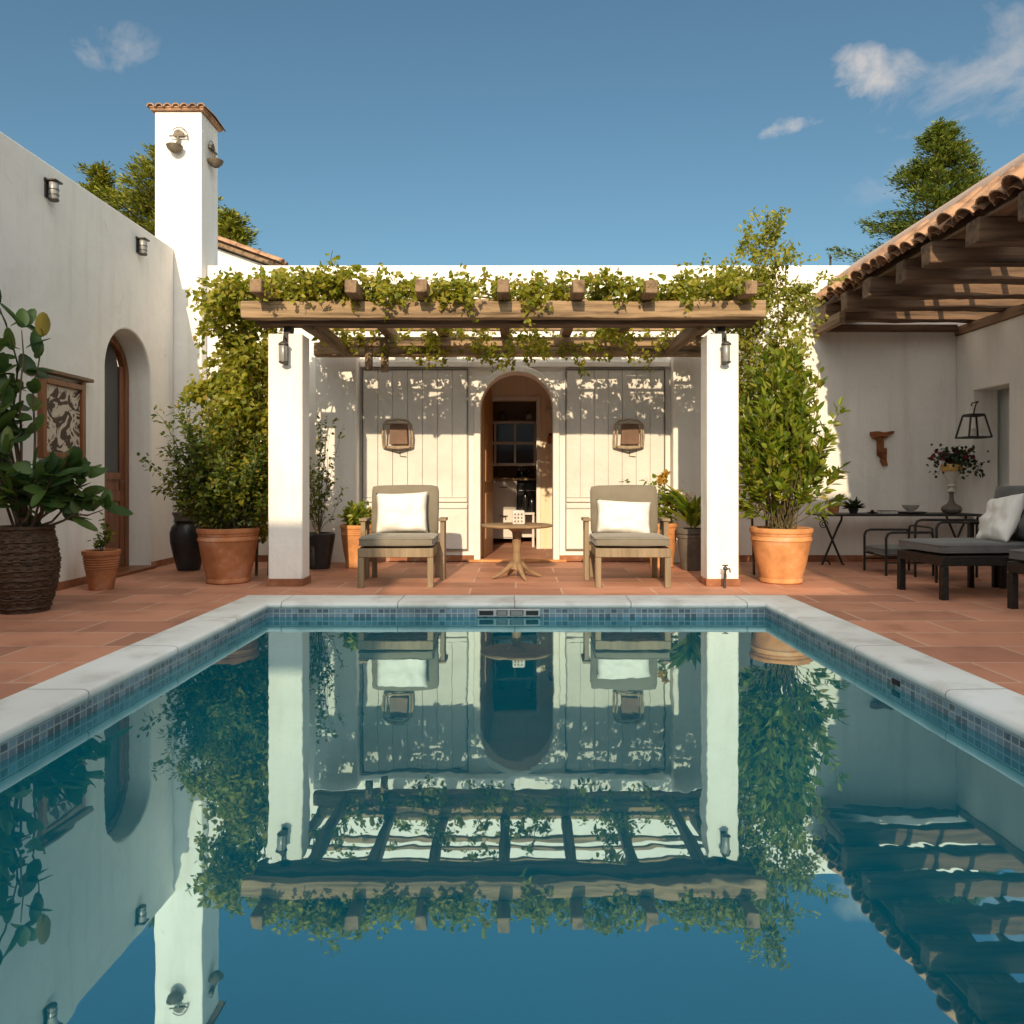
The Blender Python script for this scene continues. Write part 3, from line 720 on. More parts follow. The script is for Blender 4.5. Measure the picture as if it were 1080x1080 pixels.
# ---- unseen house added behind the camera, its roofline stepped to shape the shade
ho = thing('shade_villa', 'tall unseen white house across the near end of the pool, roofline stepped to cast shade', 'house', (0, -8, 0))
prof = [(-9,0),(9,0),(9,7.15),(2.0,7.15),(2.0,5.22),(-2.48,5.22),(-2.48,6.05),(-3.62,6.05),(-3.62,6.25),(-4.2,6.25),(-4.2,6.95),(-9,6.95)]
mb = MB(); mb.prism(prof,'y',-10,-6.3); mb.build('wall', M['plaster'], ho, .02)
for x in (-6,-3,3,6):
    mb = MB(); mb.box(x-.55,x+.55,-6.299,-6.25,1.0,2.4); wf = mb.build('window', M['door_wood'], ho, .01)
    mb = MB()
    for a in (-.48,.02): mb.box(x+a,x+a+.46,-6.249,-6.24,1.07,2.33)
    mb.build('pane', M['glass_dark'], wf)
mb = MB(); mb.box(-.7,.7,-6.299,-6.25,0,2.3); mb.build('door', M['door_wood'], ho, .01)

# ================================================================== PERGOLA
pg = thing('pergola', 'timber pergola on two square white columns in front of the doorway', 'pergola', (0, 8.2, 0))
CL = (-2.385,-2.055,7.27,7.53); CR = (1.825,2.13,7.27,7.53)
for x0,x1,y0,y1 in (CL,CR):
    mb = MB(); mb.box(x0,x1,y0,y1,0.0,2.42); c = mb.build('column', M['plaster'], pg, .014, 3)
    mb = MB(); mb.box(x0-.012,x1+.012,y0-.012,y1+.012,.0,.07); mb.build('plinth', M['skirting'], c, .005)
    mb = MB(); mb.box((x0+x1)/2-.035,(x0+x1)/2+.035,7.33,7.43,2.42,2.545); mb.build('post_bracket', M['iron'], c)
mb = MB(); mb.hewn(-2.58,2.34,7.10,7.22,2.535,2.695,'x',.008); mb.build('front_beam', M['beam_x'], pg, .012, 3)
mb = MB(); mb.hewn(-2.50,2.28,7.235,7.42,2.50,2.56,'x',.004); mb.build('bearer', M['old_x'], pg, .008)
mb = MB(); mb.hewn(-2.42,2.36,9.02,9.16,2.50,2.66,'x',.008); mb.build('rear_beam', M['beam_x'], pg, .012, 3)
mb = MB(); mb.box(-2.3,2.25,8.84,8.90,2.58,2.69); mb.build('middle_beam', M['beam_x'], pg, .01)
RXS = (-2.34,-1.50,-.86,-.13,.57,1.21,2.12)
for i,x in enumerate(RXS):
    mb = MB(); y0 = 6.82+random.uniform(-.03,.05)
    mb.hewn(x-.055,x+.055,y0,9.46,2.70,2.82,'y',.007)
    mb.rot(Matrix.Translation((x,8,0)) @ Matrix.Rotation(R(random.uniform(-.5,.5)),4,'Z') @ Matrix.Translation((-x,-8,0)))
    mb.build('rafter', M['beam_y'], pg, .010)
for y in (7.72,8.12,8.40):
    mb = MB(); mb.hewn(-2.46,2.28,y-.022,y+.022,2.826,2.858,'x',.005); mb.build('batten', M['beam_x'], pg, .005)
for y in (8.62,9.2):
    mb = MB(); mb.hewn(-2.5,2.3,y-.03,y+.03,2.826,2.875,'x',.006); mb.build('slat', M['beam_x'], pg, .006)
for x in (-1.55,-1.72):
    mb = MB(); mb.box(x-.06,x+.03,8.98-.1*(x<-1.6),9.015-.1*(x<-1.6)+.0,2.30,2.66); mb.build('drop_post', M['beam_y'], pg, .006)
for s,x in ((1,-2.0),(-1,1.78)):
    mb = MB(); mb.bar((x,7.33,2.52),(x-s*.02,9.1,2.56),.09,.12); mb.build('side_beam', M['beam_y'], pg, .01)
# ================================================================== LAMPS
def column_lamp(x, label):
    t = thing('wall_lantern', label, 'lamp', (x,7.27,2.15), group='lanterns on the pergola columns')
    mb = MB(); mb.box(x-.022,x+.022,7.255,7.269,2.12,2.42); mb.build('back_plate', M['iron'], t, .003)
    mb = MB(); mb.tube([(x,7.255,2.37),(x,7.20,2.385),(x,7.19,2.33)],.008); mb.build('arm', M['iron'], t)
    mb = MB(); mb.lathe([(.03,0),(.036,.01),(.036,.155),(.03,.165)],(x,7.19,2.13),14); mb.build('glass', M['lampglass'], t)
    mb = MB(); mb.lathe([(.05,.165),(.046,.18),(.02,.20),(.0,.205)],(x,7.19,2.13),14); mb.lathe([(.0,-.02),(.03,-.012),(.046,.0),(.046,.008)],(x,7.19,2.13),14)
    for k in range(4):
        a = k*PI/2+.5; mb.tube([(x+.042*math.cos(a),7.19+.042*math.sin(a),2.13),(x+.042*math.cos(a),7.19+.042*math.sin(a),2.30)],.004,5)
    mb.build('cage', M['iron_grey'], t)
column_lamp(-2.21,'small iron lantern on the column beside the leafy climbing vine and wide shrub')
column_lamp(1.985,'small iron lantern on the column beside the bushy bright green pot plant')

def bulkhead(y, label):
    t = thing('wall_lamp', label, 'lamp', (XL,y,3.5), group='lamps high on the left wall'); zs_ = 3.62
    mb = MB(); mb.box(XL,XL+.015,y-.06,y+.06,3.52,3.74); mb.build('back_plate', M['iron_grey'], t, .003)
    mb = MB(); mb.box(XL,XL+.135,y-.075,y+.075,3.70,3.722); mb.build('hood', M['iron_grey'], t, .006)
    mb = MB(); mb.lathe([(.045,0),(.052,.01),(.052,.19),(.048,.199)],(XL+.072,y,3.50),18); mb.build('glass', M['lampglass'], t)
    mb = MB()
    for z in (.0,.05,.11): mb.lathe([(.055,z),(.057,z+.006),(.055,z+.012)],(XL+.072,y,3.50),18)
    mb.lathe([(0,-.012),(.05,-.008),(.055,0)],(XL+.072,y,3.5),18)
    mb.build('cage', M['iron_grey'], t)
    for o_ in t.children:
        for v_ in o_.data.vertices: v_.co *= .8
    t.location.z += .03
bulkhead(6.82,'grey bulkhead lamp on the left wall, above the big leaved basket plant')
bulkhead(8.45,'grey bulkhead lamp on the left wall, above the arched door')

def cane_lamp(x, label):
    z = 1.41; y = YB-.05
    t = thing('wall_sconce', label, 'lamp', (x,y,z), group='sconces beside the doorway')
    mb = MB(); mb.prism([(x-.10,z+.05),(x+.13,z+.05),(x+.12,z+.30),(x-.09,z+.30)],'y',y-.10,y-.06); mb.build('shade', M['brown_shade'], t, .006)
    mb = MB()
    for s in (-1,1): mb.tube([(x+s*.18,y-.03,z+.02),(x+s*.185,y-.07,z+.15),(x+s*.17,y-.08,z+.29),(x+s*.12,y-.08,z+.345)],.014,8)
    mb.tube([(x-.12,y-.08,z+.345),(x,y-.085,z+.36),(x+.12,y-.08,z+.345)],.014)
    mb.tube([(x-.18,y-.03,z+.02),(x,y-.11,z+.0),(x+.18,y-.03,z+.02)],.014)
    mb.tube([(x-.18,y-.03,z+.03),(x,y-.08,z+.02),(x+.18,y-.03,z+.03)],.012)
    mb.tube([(x-.175,y-.08,z+.30),(x,y-.115,z+.312),(x+.175,y-.08,z+.30)],.012)
    mb.tube([(x-.15,y-.07,z+.02),(x-.14,y-.10,z+.30)],.011); mb.tube([(x+.155,y-.07,z+.02),(x+.15,y-.10,z+.30)],.011)
    mb.build('cane_frame', M['cane'], t)
    mb = MB(); mb.box(x-.05,x+.05,y-.06,y+.02,z+.08,z+.28); mb.build('back_plate', M['iron'], t)
    mb = MB(); mb.tube([(x+.02,y+.01,z-.02),(x+.02,y,z-.09),(x+.10,y+.005,z-.10)],.004,5); mb.build('cord', M['iron'], t)
cane_lamp(-1.475,'square brown sconce in a cane frame, above the chair with the large square pillow')
cane_lamp(1.385,'square brown sconce in a cane frame, above the chair with the oblong pillow')

# ================================================================== SEATING
def cushion_mesh(x0,x1,y0,y1,z0,z1,mat,name,parent,r=.035,rotx=None):
    mb = MB(); n = 14; vs = []
    # rounded box with a slightly crowned top
    bm = bmesh.new(); bmesh.ops.create_cube(bm, size=1)
    bmesh.ops.subdivide_edges(bm, edges=bm.edges[:], cuts=9, use_grid_fill=True)
    cx,cy,cz = (x0+x1)/2,(y0+y1)/2,(z0+z1)/2; sx,sy,sz = (x1-x0)/2,(y1-y0)/2,(z1-z0)/2
    idx = {}
    for v in bm.verts:
        p = Vector((v.co.x*2*sx, v.co.y*2*sy, v.co.z*2*sz))
        q = Vector((max(-sx+r,min(sx-r,p.x)), max(-sy+r,min(sy-r,p.y)), max(-sz+r,min(sz-r,p.z))))
        d = p-q
        if d.length > 1e-6: p = q + d.normalized()*r
        u, w_ = v.co.x*2, v.co.y*2
        p.z += (1-u*u)*(1-w_*w_)*.012*(1 if v.co.z > 0 else 0)
        p += mnoise.noise_vector((p+Vector((x0,y0,0)))*4)*.005
        idx[v.index] = len(mb.v); mb.v.append((p.x+cx,p.y+cy,p.z+cz))
    bm.verts.index_update()
    for f in bm.faces: mb.f.append(tuple(v.index for v in f.verts))
    bm.free()
    if rotx is not None: mb.rot(rotx)
    o = mb.build(name, mat, parent, ang=60)
    pp = MB()
    for zz in ((z1-r*.55, z0+r*.55) if z1-z0 < .2 else ()):
        g = [(cx+max(-sx+r,min(sx-r,math.cos(t)*9))+r*math.cos(t)*.95, cy+max(-sy+r,min(sy-r,math.sin(t)*9))+r*math.sin(t)*.95, zz) for t in [2*PI*k/64 for k in range(64)]]
        pp.tube(g, .0045, 6, True)
    if pp.v:
        if rotx is not None: pp.rot(rotx)
        pp.build('piping', mat, o)
    return o

def pillow(w, h, t, M4, mat, name, label, seedv, cat='cushion'):
    n = 22; mb = MB(); vs = []
    for s in (1,-1):
        for i in range(n+1):
            for j in range(n+1):
                u = -1+2*i/n; v = -1+2*j/n
                th = t*(max(0,(1-u**4))*max(0,(1-v**4)))**.55
                pu = u*w/2*(1-.07*(1-abs(u))*0 - .06*(1-v*v)*abs(u)**3); pv = v*h/2*(1-.07*(1-u*u)*abs(v)**3)
                nz = mnoise.noise(Vector((u*1.6+seedv,v*1.6,s)))*.045*(1-max(abs(u),abs(v))**6) + mnoise.noise(Vector((u*4+seedv,v*3,s*2)))*.018*(1-max(abs(u),abs(v))**6)
                vs.append((pu,pv,s*(th/2)+nz*s))
    fs = []; m = n+1
    for i in range(n):
        for j in range(n):
            a = i*m+j; fs.append((a,a+m,a+m+1,a+1)); b = m*m+a; fs.append((b,b+1,b+m+1,b+m))
    mb.add(vs,fs)
    bm = bmesh.new()
    o = mb.build(name, mat, None, ang=80, fix=False)
    bm.from_mesh(o.data); bmesh.ops.remove_doubles(bm, verts=bm.verts[:], dist=1e-4); bmesh.ops.recalc_face_normals(bm, faces=bm.faces[:]); bm.to_mesh(o.data); bm.free(); o.data.shade_smooth()
    o.matrix_world = M4
    return tag(o, label, cat)

def lounge_chair(label, group, wmat, fmat, W=.71, Dp=.86, seat=.475, name='lounge_chair'):
    """local frame: x across, y backwards (front at y=0), z up"""
    t = thing(name, label, 'chair', (0,0,0), 0, group, world=False)
    h = W/2
    for x in (-h+.028,h-.028):
        mb = MB(); mb.box(x-.028,x+.028,0,.056,0,.285); mb.build('leg', wmat, t, .005)
        mb = MB(); mb.box(x-.026,x+.026,Dp-.06,Dp-.01,0,.285); mb.build('leg', wmat, t, .005)
    mb = MB(); mb.box(-h,h,0,.05,.287,.372); mb.box(-h,-h+.05,.051,Dp,.287,.372); mb.box(h-.05,h,.051,Dp,.287,.372); mb.box(-h+.051,h-.051,Dp-.05,Dp,.287,.372)
    for k in range(6): mb.box(-h+.051,h-.051,.10+k*.12,.16+k*.12,.335,.36)
    mb.build('seat_frame', wmat, t, .006)
    cushion_mesh(-h+.003,h-.003,.0,Dp-.10,.385,seat,fmat,'seat_cushion',t,.03)
    tilt = Matrix.Translation((0,Dp-.12,.46)) @ Matrix.Rotation(R(-9),4,'X')
    cushion_mesh(-h+.01,h-.01,-.065,.065,.0,.50,fmat,'back_cushion',t,.03,tilt)
    mb = MB(); mb.box(-h+.03,-h+.07,.075,.10,-.09,.42); mb.box(h-.07,h-.03,.075,.10,-.09,.42); mb.box(-h+.071,h-.071,.075,.098,.30,.36); mb.rot(tilt); mb.build('back_frame', wmat, t, .005)
    for s in (-1,1):
        x = s*(h+.045)
        mb = MB(); mb.box(x-.04,x+.04,Dp-.34,Dp-.02,.60,.628); ar = mb.build('armrest', wmat, t, .006)
        mb = MB(); mb.box(x-.022,x+.022,Dp-.32,Dp-.275,.0,.599); mb.box(x-.02,x+.02,Dp-.08,Dp-.035,.0,.599); mb.box(min(x-s*.022,s*h),max(x-s*.022,s*h),Dp-.315,Dp-.28,.30,.36); mb.build('arm_post', wmat, ar, .004)
    return t
c1 = lounge_chair('taupe cushioned wooden chair at the left of the round table, nearer the left column','lounge chairs by the round table',M['chair_wood'],M['fabric'])
c1.location = (-1.14,7.13,0)
c2 = dup(c1,None,(1.095,7.13,0),R(-1.5),'taupe cushioned wooden chair at the right of the round table, holding the oblong pillow')
c1.rotation_euler = (0,0,R(1.5))
def lean(x,y,z,ax,az=0,roll=0): return Matrix.Translation((x,y,z)) @ Matrix.Rotation(R(az),4,'Z') @ Matrix.Rotation(R(ax),4,'X') @ Matrix.Rotation(R(roll),4,'Z')
pillow(.53,.43,.17,lean(-1.17,7.72,.685,74,0,2),M['linen'],'throw_pillow','large square white pillow leaning in the chair left of the round table',3.1)
pillow(.56,.36,.17,lean(1.09,7.73,.635,72,0,-3),M['linen'],'throw_pillow','oblong white pillow leaning in the chair right of the round table',7.7)

dk = lounge_chair('dark framed grey lounge chair in the shade, with a pillow on it and black legs','dark lounge chairs under the tiled roof',M['iron'],M['fabric_grey'],W=.68,Dp=1.05,seat=.475,name='dark_lounge_chair')
dk.location = (3.56,6.72,0); dk.rotation_euler = (0,0,R(-90+4))
dk2 = dup(dk,None,(3.90,5.66,0),R(-90+4),'dark framed grey lounge chair cut off by the right edge, nearest the pool')
pillow(.46,.46,.17,lean(4.28,6.72,.66,68,-96,8),M['linen'],'throw_pillow','white pillow on the dark lounge chair under the tiled roof',12.3)
pillow(.50,.50,.18,lean(4.45,6.45,.72,74,-90,-4),M['fabric_grey'],'throw_pillow','dark grey pillow behind the white one on the dark lounge chair',15.3)

def tube_chair(x,y,rot,w,d,arm,label):
    t = thing('metal_armchair', label, 'chair', (x,y,0), rot, 'metal armchairs by the console table', world=False)
    for s in (-1,1):
        yy = s*w/2
        mb = MB(); pts = [(0,yy,0),(0,yy,arm-.06),(.02,yy,arm-.015),(.06,yy,arm),(d-.06,yy,arm),(d-.02,yy,arm+.0),(d,yy,arm-.05),(d,yy,0)]
        mb.tube(pts,.013,8); mb.build('arm_loop', M['iron'], t)
        mb = MB(); mb.tube([(0,yy,arm*.45),(d,yy,arm*.45)],.009); mb.tube([(.0,yy,arm*.3),(d,yy,arm*.3)],.009); mb.build('side_rail', M['iron'], t)
    mb = MB(); mb.tube([(d,-w/2,arm-.06),(d,-w/2+.02,arm+.04),(d,-w/2+.08,arm+.05),(d,w/2-.08,arm+.05),(d,w/2-.02,arm+.04),(d,w/2,arm-.06)],.012); mb.tube([(d,-w/2,arm-.1),(d,w/2,arm-.1)],.008); mb.tube([(0,-w/2,arm*.45),(0,w/2,arm*.45)],.010); mb.build('back_rail', M['iron'], t)
    cushion_mesh(-.01,d-.03,-w/2+.02,w/2-.02,arm*.47,arm*.47+.075,M['fabric_grey'],'seat_cushion',t,.025)
tube_chair(3.92,8.30,R(0),.50,.50,.46,'low black tubular armchair in front of the console table, left one')
tube_chair(4.16,7.72,R(-4),.46,.62,.60,'taller black tubular armchair partly hidden behind the dark lounge chair')

# ================================================================== TABLES
tb = thing('round_table', 'small round wooden pedestal table between the two taupe chairs', 'table', (0,7.85,0))
mb = MB(); mb.lathe([(.0,.528),(.33,.528),(.365,.535),(.372,.545),(.368,.556),(.36,.56),(0,.56)],(0,7.85,0),48); mb.build('tabletop', M['table_wood'], tb, smooth=True)
mb = MB(); mb.lathe([(.075,.10),(.06,.14),(.048,.2),(.042,.30),(.05,.36),(.042,.42),(.05,.48),(.11,.527)],(0,7.85,0),20); mb.build('pedestal', M['table_wood'], tb)
for k in range(4):
    a = R(20+90*k); mb = MB()
    P = [(0.04,.16),(.12,.09),(.20,.04),(.27,.014)]
    mb.tube([(r_*math.cos(a),7.85+r_*math.sin(a),z) for r_,z in P],[.03,.024,.019,.013],8); mb.build('leg', M['table_wood'], tb)
cd = thing('candle_lantern', 'small white pierced candle holder on the round table', 'candle holder', (.02,7.82,.56))
mb = MB(); q = [(-.065,0),(.065,0),(.065,.12),(.055,.145),(-.055,.145),(-.065,.12)]
mb.prism([(.02+a,.561+b) for a,b in q],'y',7.755,7.885); mb.build('body', M['ceramic'], cd, .012, 3)
mb = MB()
for i in range(3):
    for j in range(3):
        mb.box(.02-.045+i*.034,.02-.045+i*.034+.016,7.753,7.7545,.585+j*.036,.585+j*.036+.018)
mb.build('piercing', M['brown_shade'], cd)

ct = thing('console_table', 'long dark console table with crossed iron legs along the shaded back wall', 'table', (4.5,9.1,0))
mb = MB(); mb.box(3.56,5.46,8.86,9.36,.595,.62); mb.build('tabletop', M['iron'], ct, .006)
for y in (9.1,):
    for x in (3.66,5.15):
        mb = MB(); mb.tube(path((x,y,.595),(x+.24,y,.03),5,.0),.013); mb.tube([(x+.24,y,.595),(x+.235,y,.54),(x+.19,y,.45),(x,y,.0)],.013); mb.tube([(x+.24,y,.03),(x+.25,y,.005),(x+.27,y,.01)],.011); mb.tube([(x,y,0),(x+.02,y,.05),(x+.06,y,.06),(x+.09,y,.03),(x+.1,y,0)],.009); mb.build('crossed_leg', M['iron'], ct)
mb = MB(); mb.tube([(3.59+.055*math.cos(a)*(1-a/14),8.88,.50+.055*math.sin(a)*(1-a/14)) for a in [i*.45 for i in range(26)]],.006,6); mb.build('scroll', M['iron'], ct)
CT = .621
def small(name,label,cat,x,y,build): 
    t = thing(name,label,cat,(x,y,CT)); build(t,x,y); return t
def b_pot(t,x,y):
    mb = MB(); mb.lathe([(.055,0),(.075,.13),(.082,.135),(.082,.15),(.07,.15),(.068,.13),(0,.125)],(x,y,CT),20); mb.build('pot', M['pot'], t)
    mb = MB(); P = np.array([(x,y,CT+.13)]*40)+rng.normal(size=(40,3))*.02; D = rand_unit(40)+np.array([0,0,.8]); mb.leaves(P,D,rand_unit(40)*.3+np.array([0,0,1]),.05,.025); mb.build('foliage', M['leaf_dark'], t, fix=False, smooth=False)
small('potted_succulent','small brown clay pot with a stubby plant at the end of the console table','potted plant',3.80,9.1,b_pot)
def b_succ(t,x,y):
    mb = MB(); mb.lathe([(.04,0),(.06,.05),(.05,.06),(0,.055)],(x,y,CT),16); mb.build('pot', M['pot_dark'], t)
    mb = MB(); n=70; D = rand_unit(n); D[:,2] = abs(D[:,2])*.9+.15; P = np.array([(x,y,CT+.05)]*n)+D*.02; mb.leaves(P,D,rand_unit(n)*.3+np.array([0,0,1]),rng.uniform(.08,.16,n),.035); mb.build('foliage', M['leaf_dark'], t, fix=False, smooth=False)
small('spiky_plant','small dark spiky plant in a bowl on the console table','potted plant',4.03,9.08,b_succ)
def b_saucer(t,x,y):
    mb = MB(); mb.lathe([(.03,0),(.05,.006),(.065,.018),(.06,.018),(.04,.01),(0,.008)],(x,y,CT),20); mb.build('dish', M['pot_dark'], t)
    mb = MB(); mb.lathe([(.0,.012),(.02,.014),(.024,.03),(.01,.045),(0,.046)],(x,y,CT),14); mb.build('knob', M['iron'], t)
small('dish','small dark dish on the console table, beside the spiky plant','dish',4.22,9.0,b_saucer)
def b_book(t,x,y):
    mb = MB(); mb.box(x-.09,x+.09,y-.07,y+.07,CT,CT+.03); mb.build('pages', M['ceramic'], t); mb = MB(); mb.box(x-.094,x+.094,y-.074,y+.074,CT+.031,CT+.036); mb.build('cover', M['pot_dark'], t)
small('book','dark book lying on the console table beside the dish','book',4.42,9.05,b_book)
def b_bowl(t,x,y):
    mb = MB(); mb.lathe([(.10,0),(.17,.012),(.175,.022),(.09,.014),(0,.012)],(x,y,CT),26); mb.build('saucer', M['pot_dark'], t)
    mb = MB(); mb.lathe([(.03,.016),(.035,.03),(.075,.06),(.10,.105),(.093,.105),(.06,.06),(0,.04)],(x,y,CT),26); mb.build('bowl', M['ceramic'], t)
small('bowl','pale footed bowl on a dark saucer in the middle of the console table','bowl',4.70,9.05,b_bowl)
def b_goblet(t,x,y):
    mb = MB(); mb.lathe([(.05,0),(.095,.015),(.115,.05),(.10,.085),(.05,.115),(.028,.16),(.022,.22),(.03,.25)],(x,y,CT),28); mb.build('base', M['pot_grey'], t)
    mb = MB(); mb.lathe([(.03,.25),(.055,.265),(.03,.285),(.028,.31),(.05,.33),(.028,.35),(.03,.37),(.06,.42),(.095,.48),(.10,.50)],(x,y,CT),28); mb.build('stem', M['ceramic'], t)
    mb = MB(); mb.lathe([(.102,.50),(.115,.52),(.118,.57),(.108,.585),(.10,.57),(0,.56)],(x,y,CT),28); mb.build('rim', M['ochre'], t)
small('goblet_vase','tall goblet shaped vase with an ochre rim on the console table','vase',5.17,9.02,b_goblet)
fx,fy,fz = 5.17,9.02,CT+.60
fb = thing('flower_bouquet','trailing dark red flowers in the goblet vase','flowers',(fx,fy,fz))
mb = MB(); ends = []
for k in range(13):
    a = rng.uniform(0,2*PI); l = rng.uniform(.18,.42); e = (fx+math.cos(a)*l*.9,fy+math.sin(a)*l*.5,fz+rng.uniform(-.12,.13)-(.1 if l>.33 else 0))
    pts = [(fx,fy,fz-.05),(fx+math.cos(a)*l*.4,fy+math.sin(a)*l*.25,fz+.12),e]; mb.tube(pts,[.005,.004,.002],5); ends += [pts[1],e,tuple((np.array(pts[1])+np.array(e))/2)]
mb.build('sprigs', M['leaf_dark'], fb)
mb = MB(); E = np.array(ends)
P = np.concatenate([E[rng.integers(0,len(E),260)]+rng.normal(size=(260,3))*.03, np.array([(fx,fy,fz+.05)])+rng.normal(size=(160,3))*np.array([.11,.07,.06])])
mb.leaves(P,rand_unit(len(P)),rand_unit(len(P))+np.array([0,0,.6]),rng.uniform(.035,.065,len(P)),.035); mb.build('foliage', M['leaf_dark'], fb, fix=False, smooth=False)
mb = MB()
for k in range(20):
    c = np.array([fx,fy,fz+.09])+rng.normal(size=3)*np.array([.10,.06,.05]); n=14; D = rand_unit(n); mb.leaves(np.tile(c,(n,1)),D,rand_unit(n),.034,.03)
mb.build('petals', M['petal_red'], fb, fix=False, smooth=False)

# ---- rust cross and hanging lantern on the right
cr = thing('rusty_ornament','rusty iron letter T shaped ornament on the shaded back wall','ornament',(4.53,YB,1.2))
mb = MB()
mb.prism([(4.41,1.62),(4.43,1.545),(4.47,1.53),(4.50,1.56),(4.58,1.555),(4.60,1.54),(4.64,1.58),(4.70,1.60),(4.70,1.635),(4.58,1.615),(4.50,1.63)],'y',YB-.06,YB-.012); mb.build('crossbar', M['rust'], cr, .006)
mb = MB(); mb.prism([(4.50,1.555),(4.58,1.553),(4.575,1.42),(4.615,1.41),(4.61,1.28),(4.625,1.20),(4.56,1.20),(4.575,1.235),(4.54,1.24),(4.545,1.30),(4.50,1.33)],'y',YB-.055,YB-.008); mb.build('stem', M['rust'], cr, .006)
mb = MB(); mb.box(4.585,4.60,YB-.07,YB-.055,1.27,1.42); mb.build('rib', M['rust'], cr)

ln = thing('hanging_lantern','black four sided open lantern hanging beside the doorway on the right','lantern',(5.27,8.75,1.5))
X,Y = 5.27,8.75
mb = MB(); b=.13; tp=.08; z0,z1 = 1.51,1.76
for z,s in ((z0,b),(z1,tp)):
    c = [(X-s,Y-s,z),(X+s,Y-s,z),(X+s,Y+s,z),(X-s,Y+s,z)]
    for i in range(4): mb.bar(c[i],c[(i+1)%4],.018,.018)
for i,(sx,sy) in enumerate(((-1,-1),(1,-1),(1,1),(-1,1))): mb.bar((X+sx*b,Y+sy*b,z0),(X+sx*tp,Y+sy*tp,z1),.018,.018)
mb.build('frame', M['iron'], ln)
mb = MB(); mb.box(X-tp,X+tp,Y-tp,Y+tp,z1+.01,z1+.02); mb.build('lid', M['iron'], ln)
mb = MB(); mb.tube([(X,Y,z1+.015),(X+.01,Y,z1+.08),(X+.04,Y+.02,z1+.14),(X+.09,Y+.06,z1+.17),(5.40,Y+.25,z1+.17),(5.495,9.17,z1+.16)],.008); mb.build('hook', M['iron'], ln)
mb = MB(); mb.lathe([(.03,0),(.03,.09),(0,.095)],(X,Y,z0+.012),14); mb.build('candle', M['ceramic'], ln)
mb = MB(); mb.box(X-.06,X+.06,Y-.06,Y+.06,z0-.004,z0+.01); mb.build('base', M['iron'], ln)

tp_ = thing('garden_tap','small metal garden tap standing at the foot of the right column','tap',(1.96,7.12,0))
mb = MB(); mb.tube([(1.955,7.13,0),(1.955,7.13,.10),(1.958,7.12,.17)],[.014,.012,.011]); mb.build('pipe', M['iron_grey'], tp_)
mb = MB(); mb.sphere((1.958,7.12,.185),.022); mb.tube([(1.958,7.12,.18),(1.99,7.09,.185),(1.995,7.085,.15)],.009); mb.build('spout', M['iron_grey'], tp_)
mb = MB(); mb.tube([(1.93,7.12,.215),(1.985,7.12,.215)],.007); mb.tube([(1.958,7.12,.19),(1.958,7.12,.215)],.006); mb.build('handle', M['iron_grey'], tp_)

# ================================================================== POTS AND PLANTS
def rim_pot(x,y,rt,rb,h,mat,parent,bands=1,n=44):
    p = [(0,0.001),(rb*.96,0.001),(rb*1.03,.012),(rb*1.03,.05*h+.01),(rb*1.0,.07*h+.012)]
    zc = h*.78; rc = rb+(rt-rb)*.86
    p += [(rb+(rt-rb)*.45,h*.4),(rc*.985,zc-.02),(rc*1.0,zc-.008),(rc*1.03,zc)]
    for k in range(bands): 
        z = zc+(h*.92-zc)*(k+.5)/max(1,bands); p += [(rt*.955,z-.006),(rt*.935,z),(rt*.955,z+.006)]
    p += [(rt*.97,h*.90),(rt*1.0,h*.915),(rt*1.015,h*.95),(rt*1.0,h*.992),(rt*.97,h),(rt*.90,h*.985),(rt*.88,h*.90),(0,h*.88)]
    mb = MB(); mb.lathe(p,(x,y,0),n)
    return mb.build('pot', mat, parent, ang=30)
def soil(x,y,r,z,parent):
    mb = MB(); mb.lathe([(0,z+.012),(r*.6,z+.012),(r,z)],(x,y,0),24); mb.build('soil', M['soil'], parent)

def stems(parent, base, tips, r, mat=None, wob=.06, n=5):
    mb = MB()
    for t in tips:
        pts = path(base if not callable(base) else base(), t, n, wob)
        mb.tube(pts,[r*(1-.75*i/n) for i in range(n+1)],6)
    return mb.build('stem', mat or M['twig'], parent)

def sprig_cloud(mb, mbs, base, tips, leaf, wid, per, spread, up=.5, stemr=.004, start=.25, wob=.08, heart=False, curl=.15, jit=.35, fracs=None):
    """leaves set along wandering twigs from base to each tip"""
    for t in tips:
        b = base() if callable(base) else base
        n = 9; pts = path(b,t,n,wob)
        if mbs is not None: mbs.tube(pts,[stemr*(1-.7*i/n) for i in range(n+1)],5)
        A = np.array([tuple(p) for p in pts])
        k = int(per*rng.uniform(.7,1.3)); s = rng.uniform(start,1,k)**.8*n
        i = np.minimum(s.astype(int),n-1); f = (s-i)[:,None]
        P = A[i]*(1-f)+A[i+1]*f; T = A[i+1]-A[i]; T/= np.linalg.norm(T,axis=1,keepdims=True)
        O = rand_unit(k); D = T*up+O; N = rand_unit(k)*jit*2+np.array([0,-.25,.9])
        mb.leaves(P+O*spread*rng.uniform(0,1,(k,1)),D,N,leaf*rng.uniform(.6,1.25,k),wid*rng.uniform(.7,1.2,k),curl,heart)

def ell_tips(c,rad,n,low=-1.0,hi=1.0):
    out = []
    while len(out) < n:
        v = rand_unit(1)[0]
        if v[2] < low or v[2] > hi: continue
        out.append(tuple(np.array(c)+v*np.array(rad)*rng.uniform(.72,1.05)))
    return out

# left terracotta pot with a wide twiggy shrub
x,y = -2.87,7.55
t = thing('potted_shrub','wide twiggy shrub in a large terracotta pot beside the left column','potted plant',(x,y,0))
rim_pot(x,y,.295,.205,.545,M['pot'],t); soil(x,y,.26,.49,t)
tips = ell_tips((x-.0,y,1.16),(.60,.40,.62),70,-.75) 
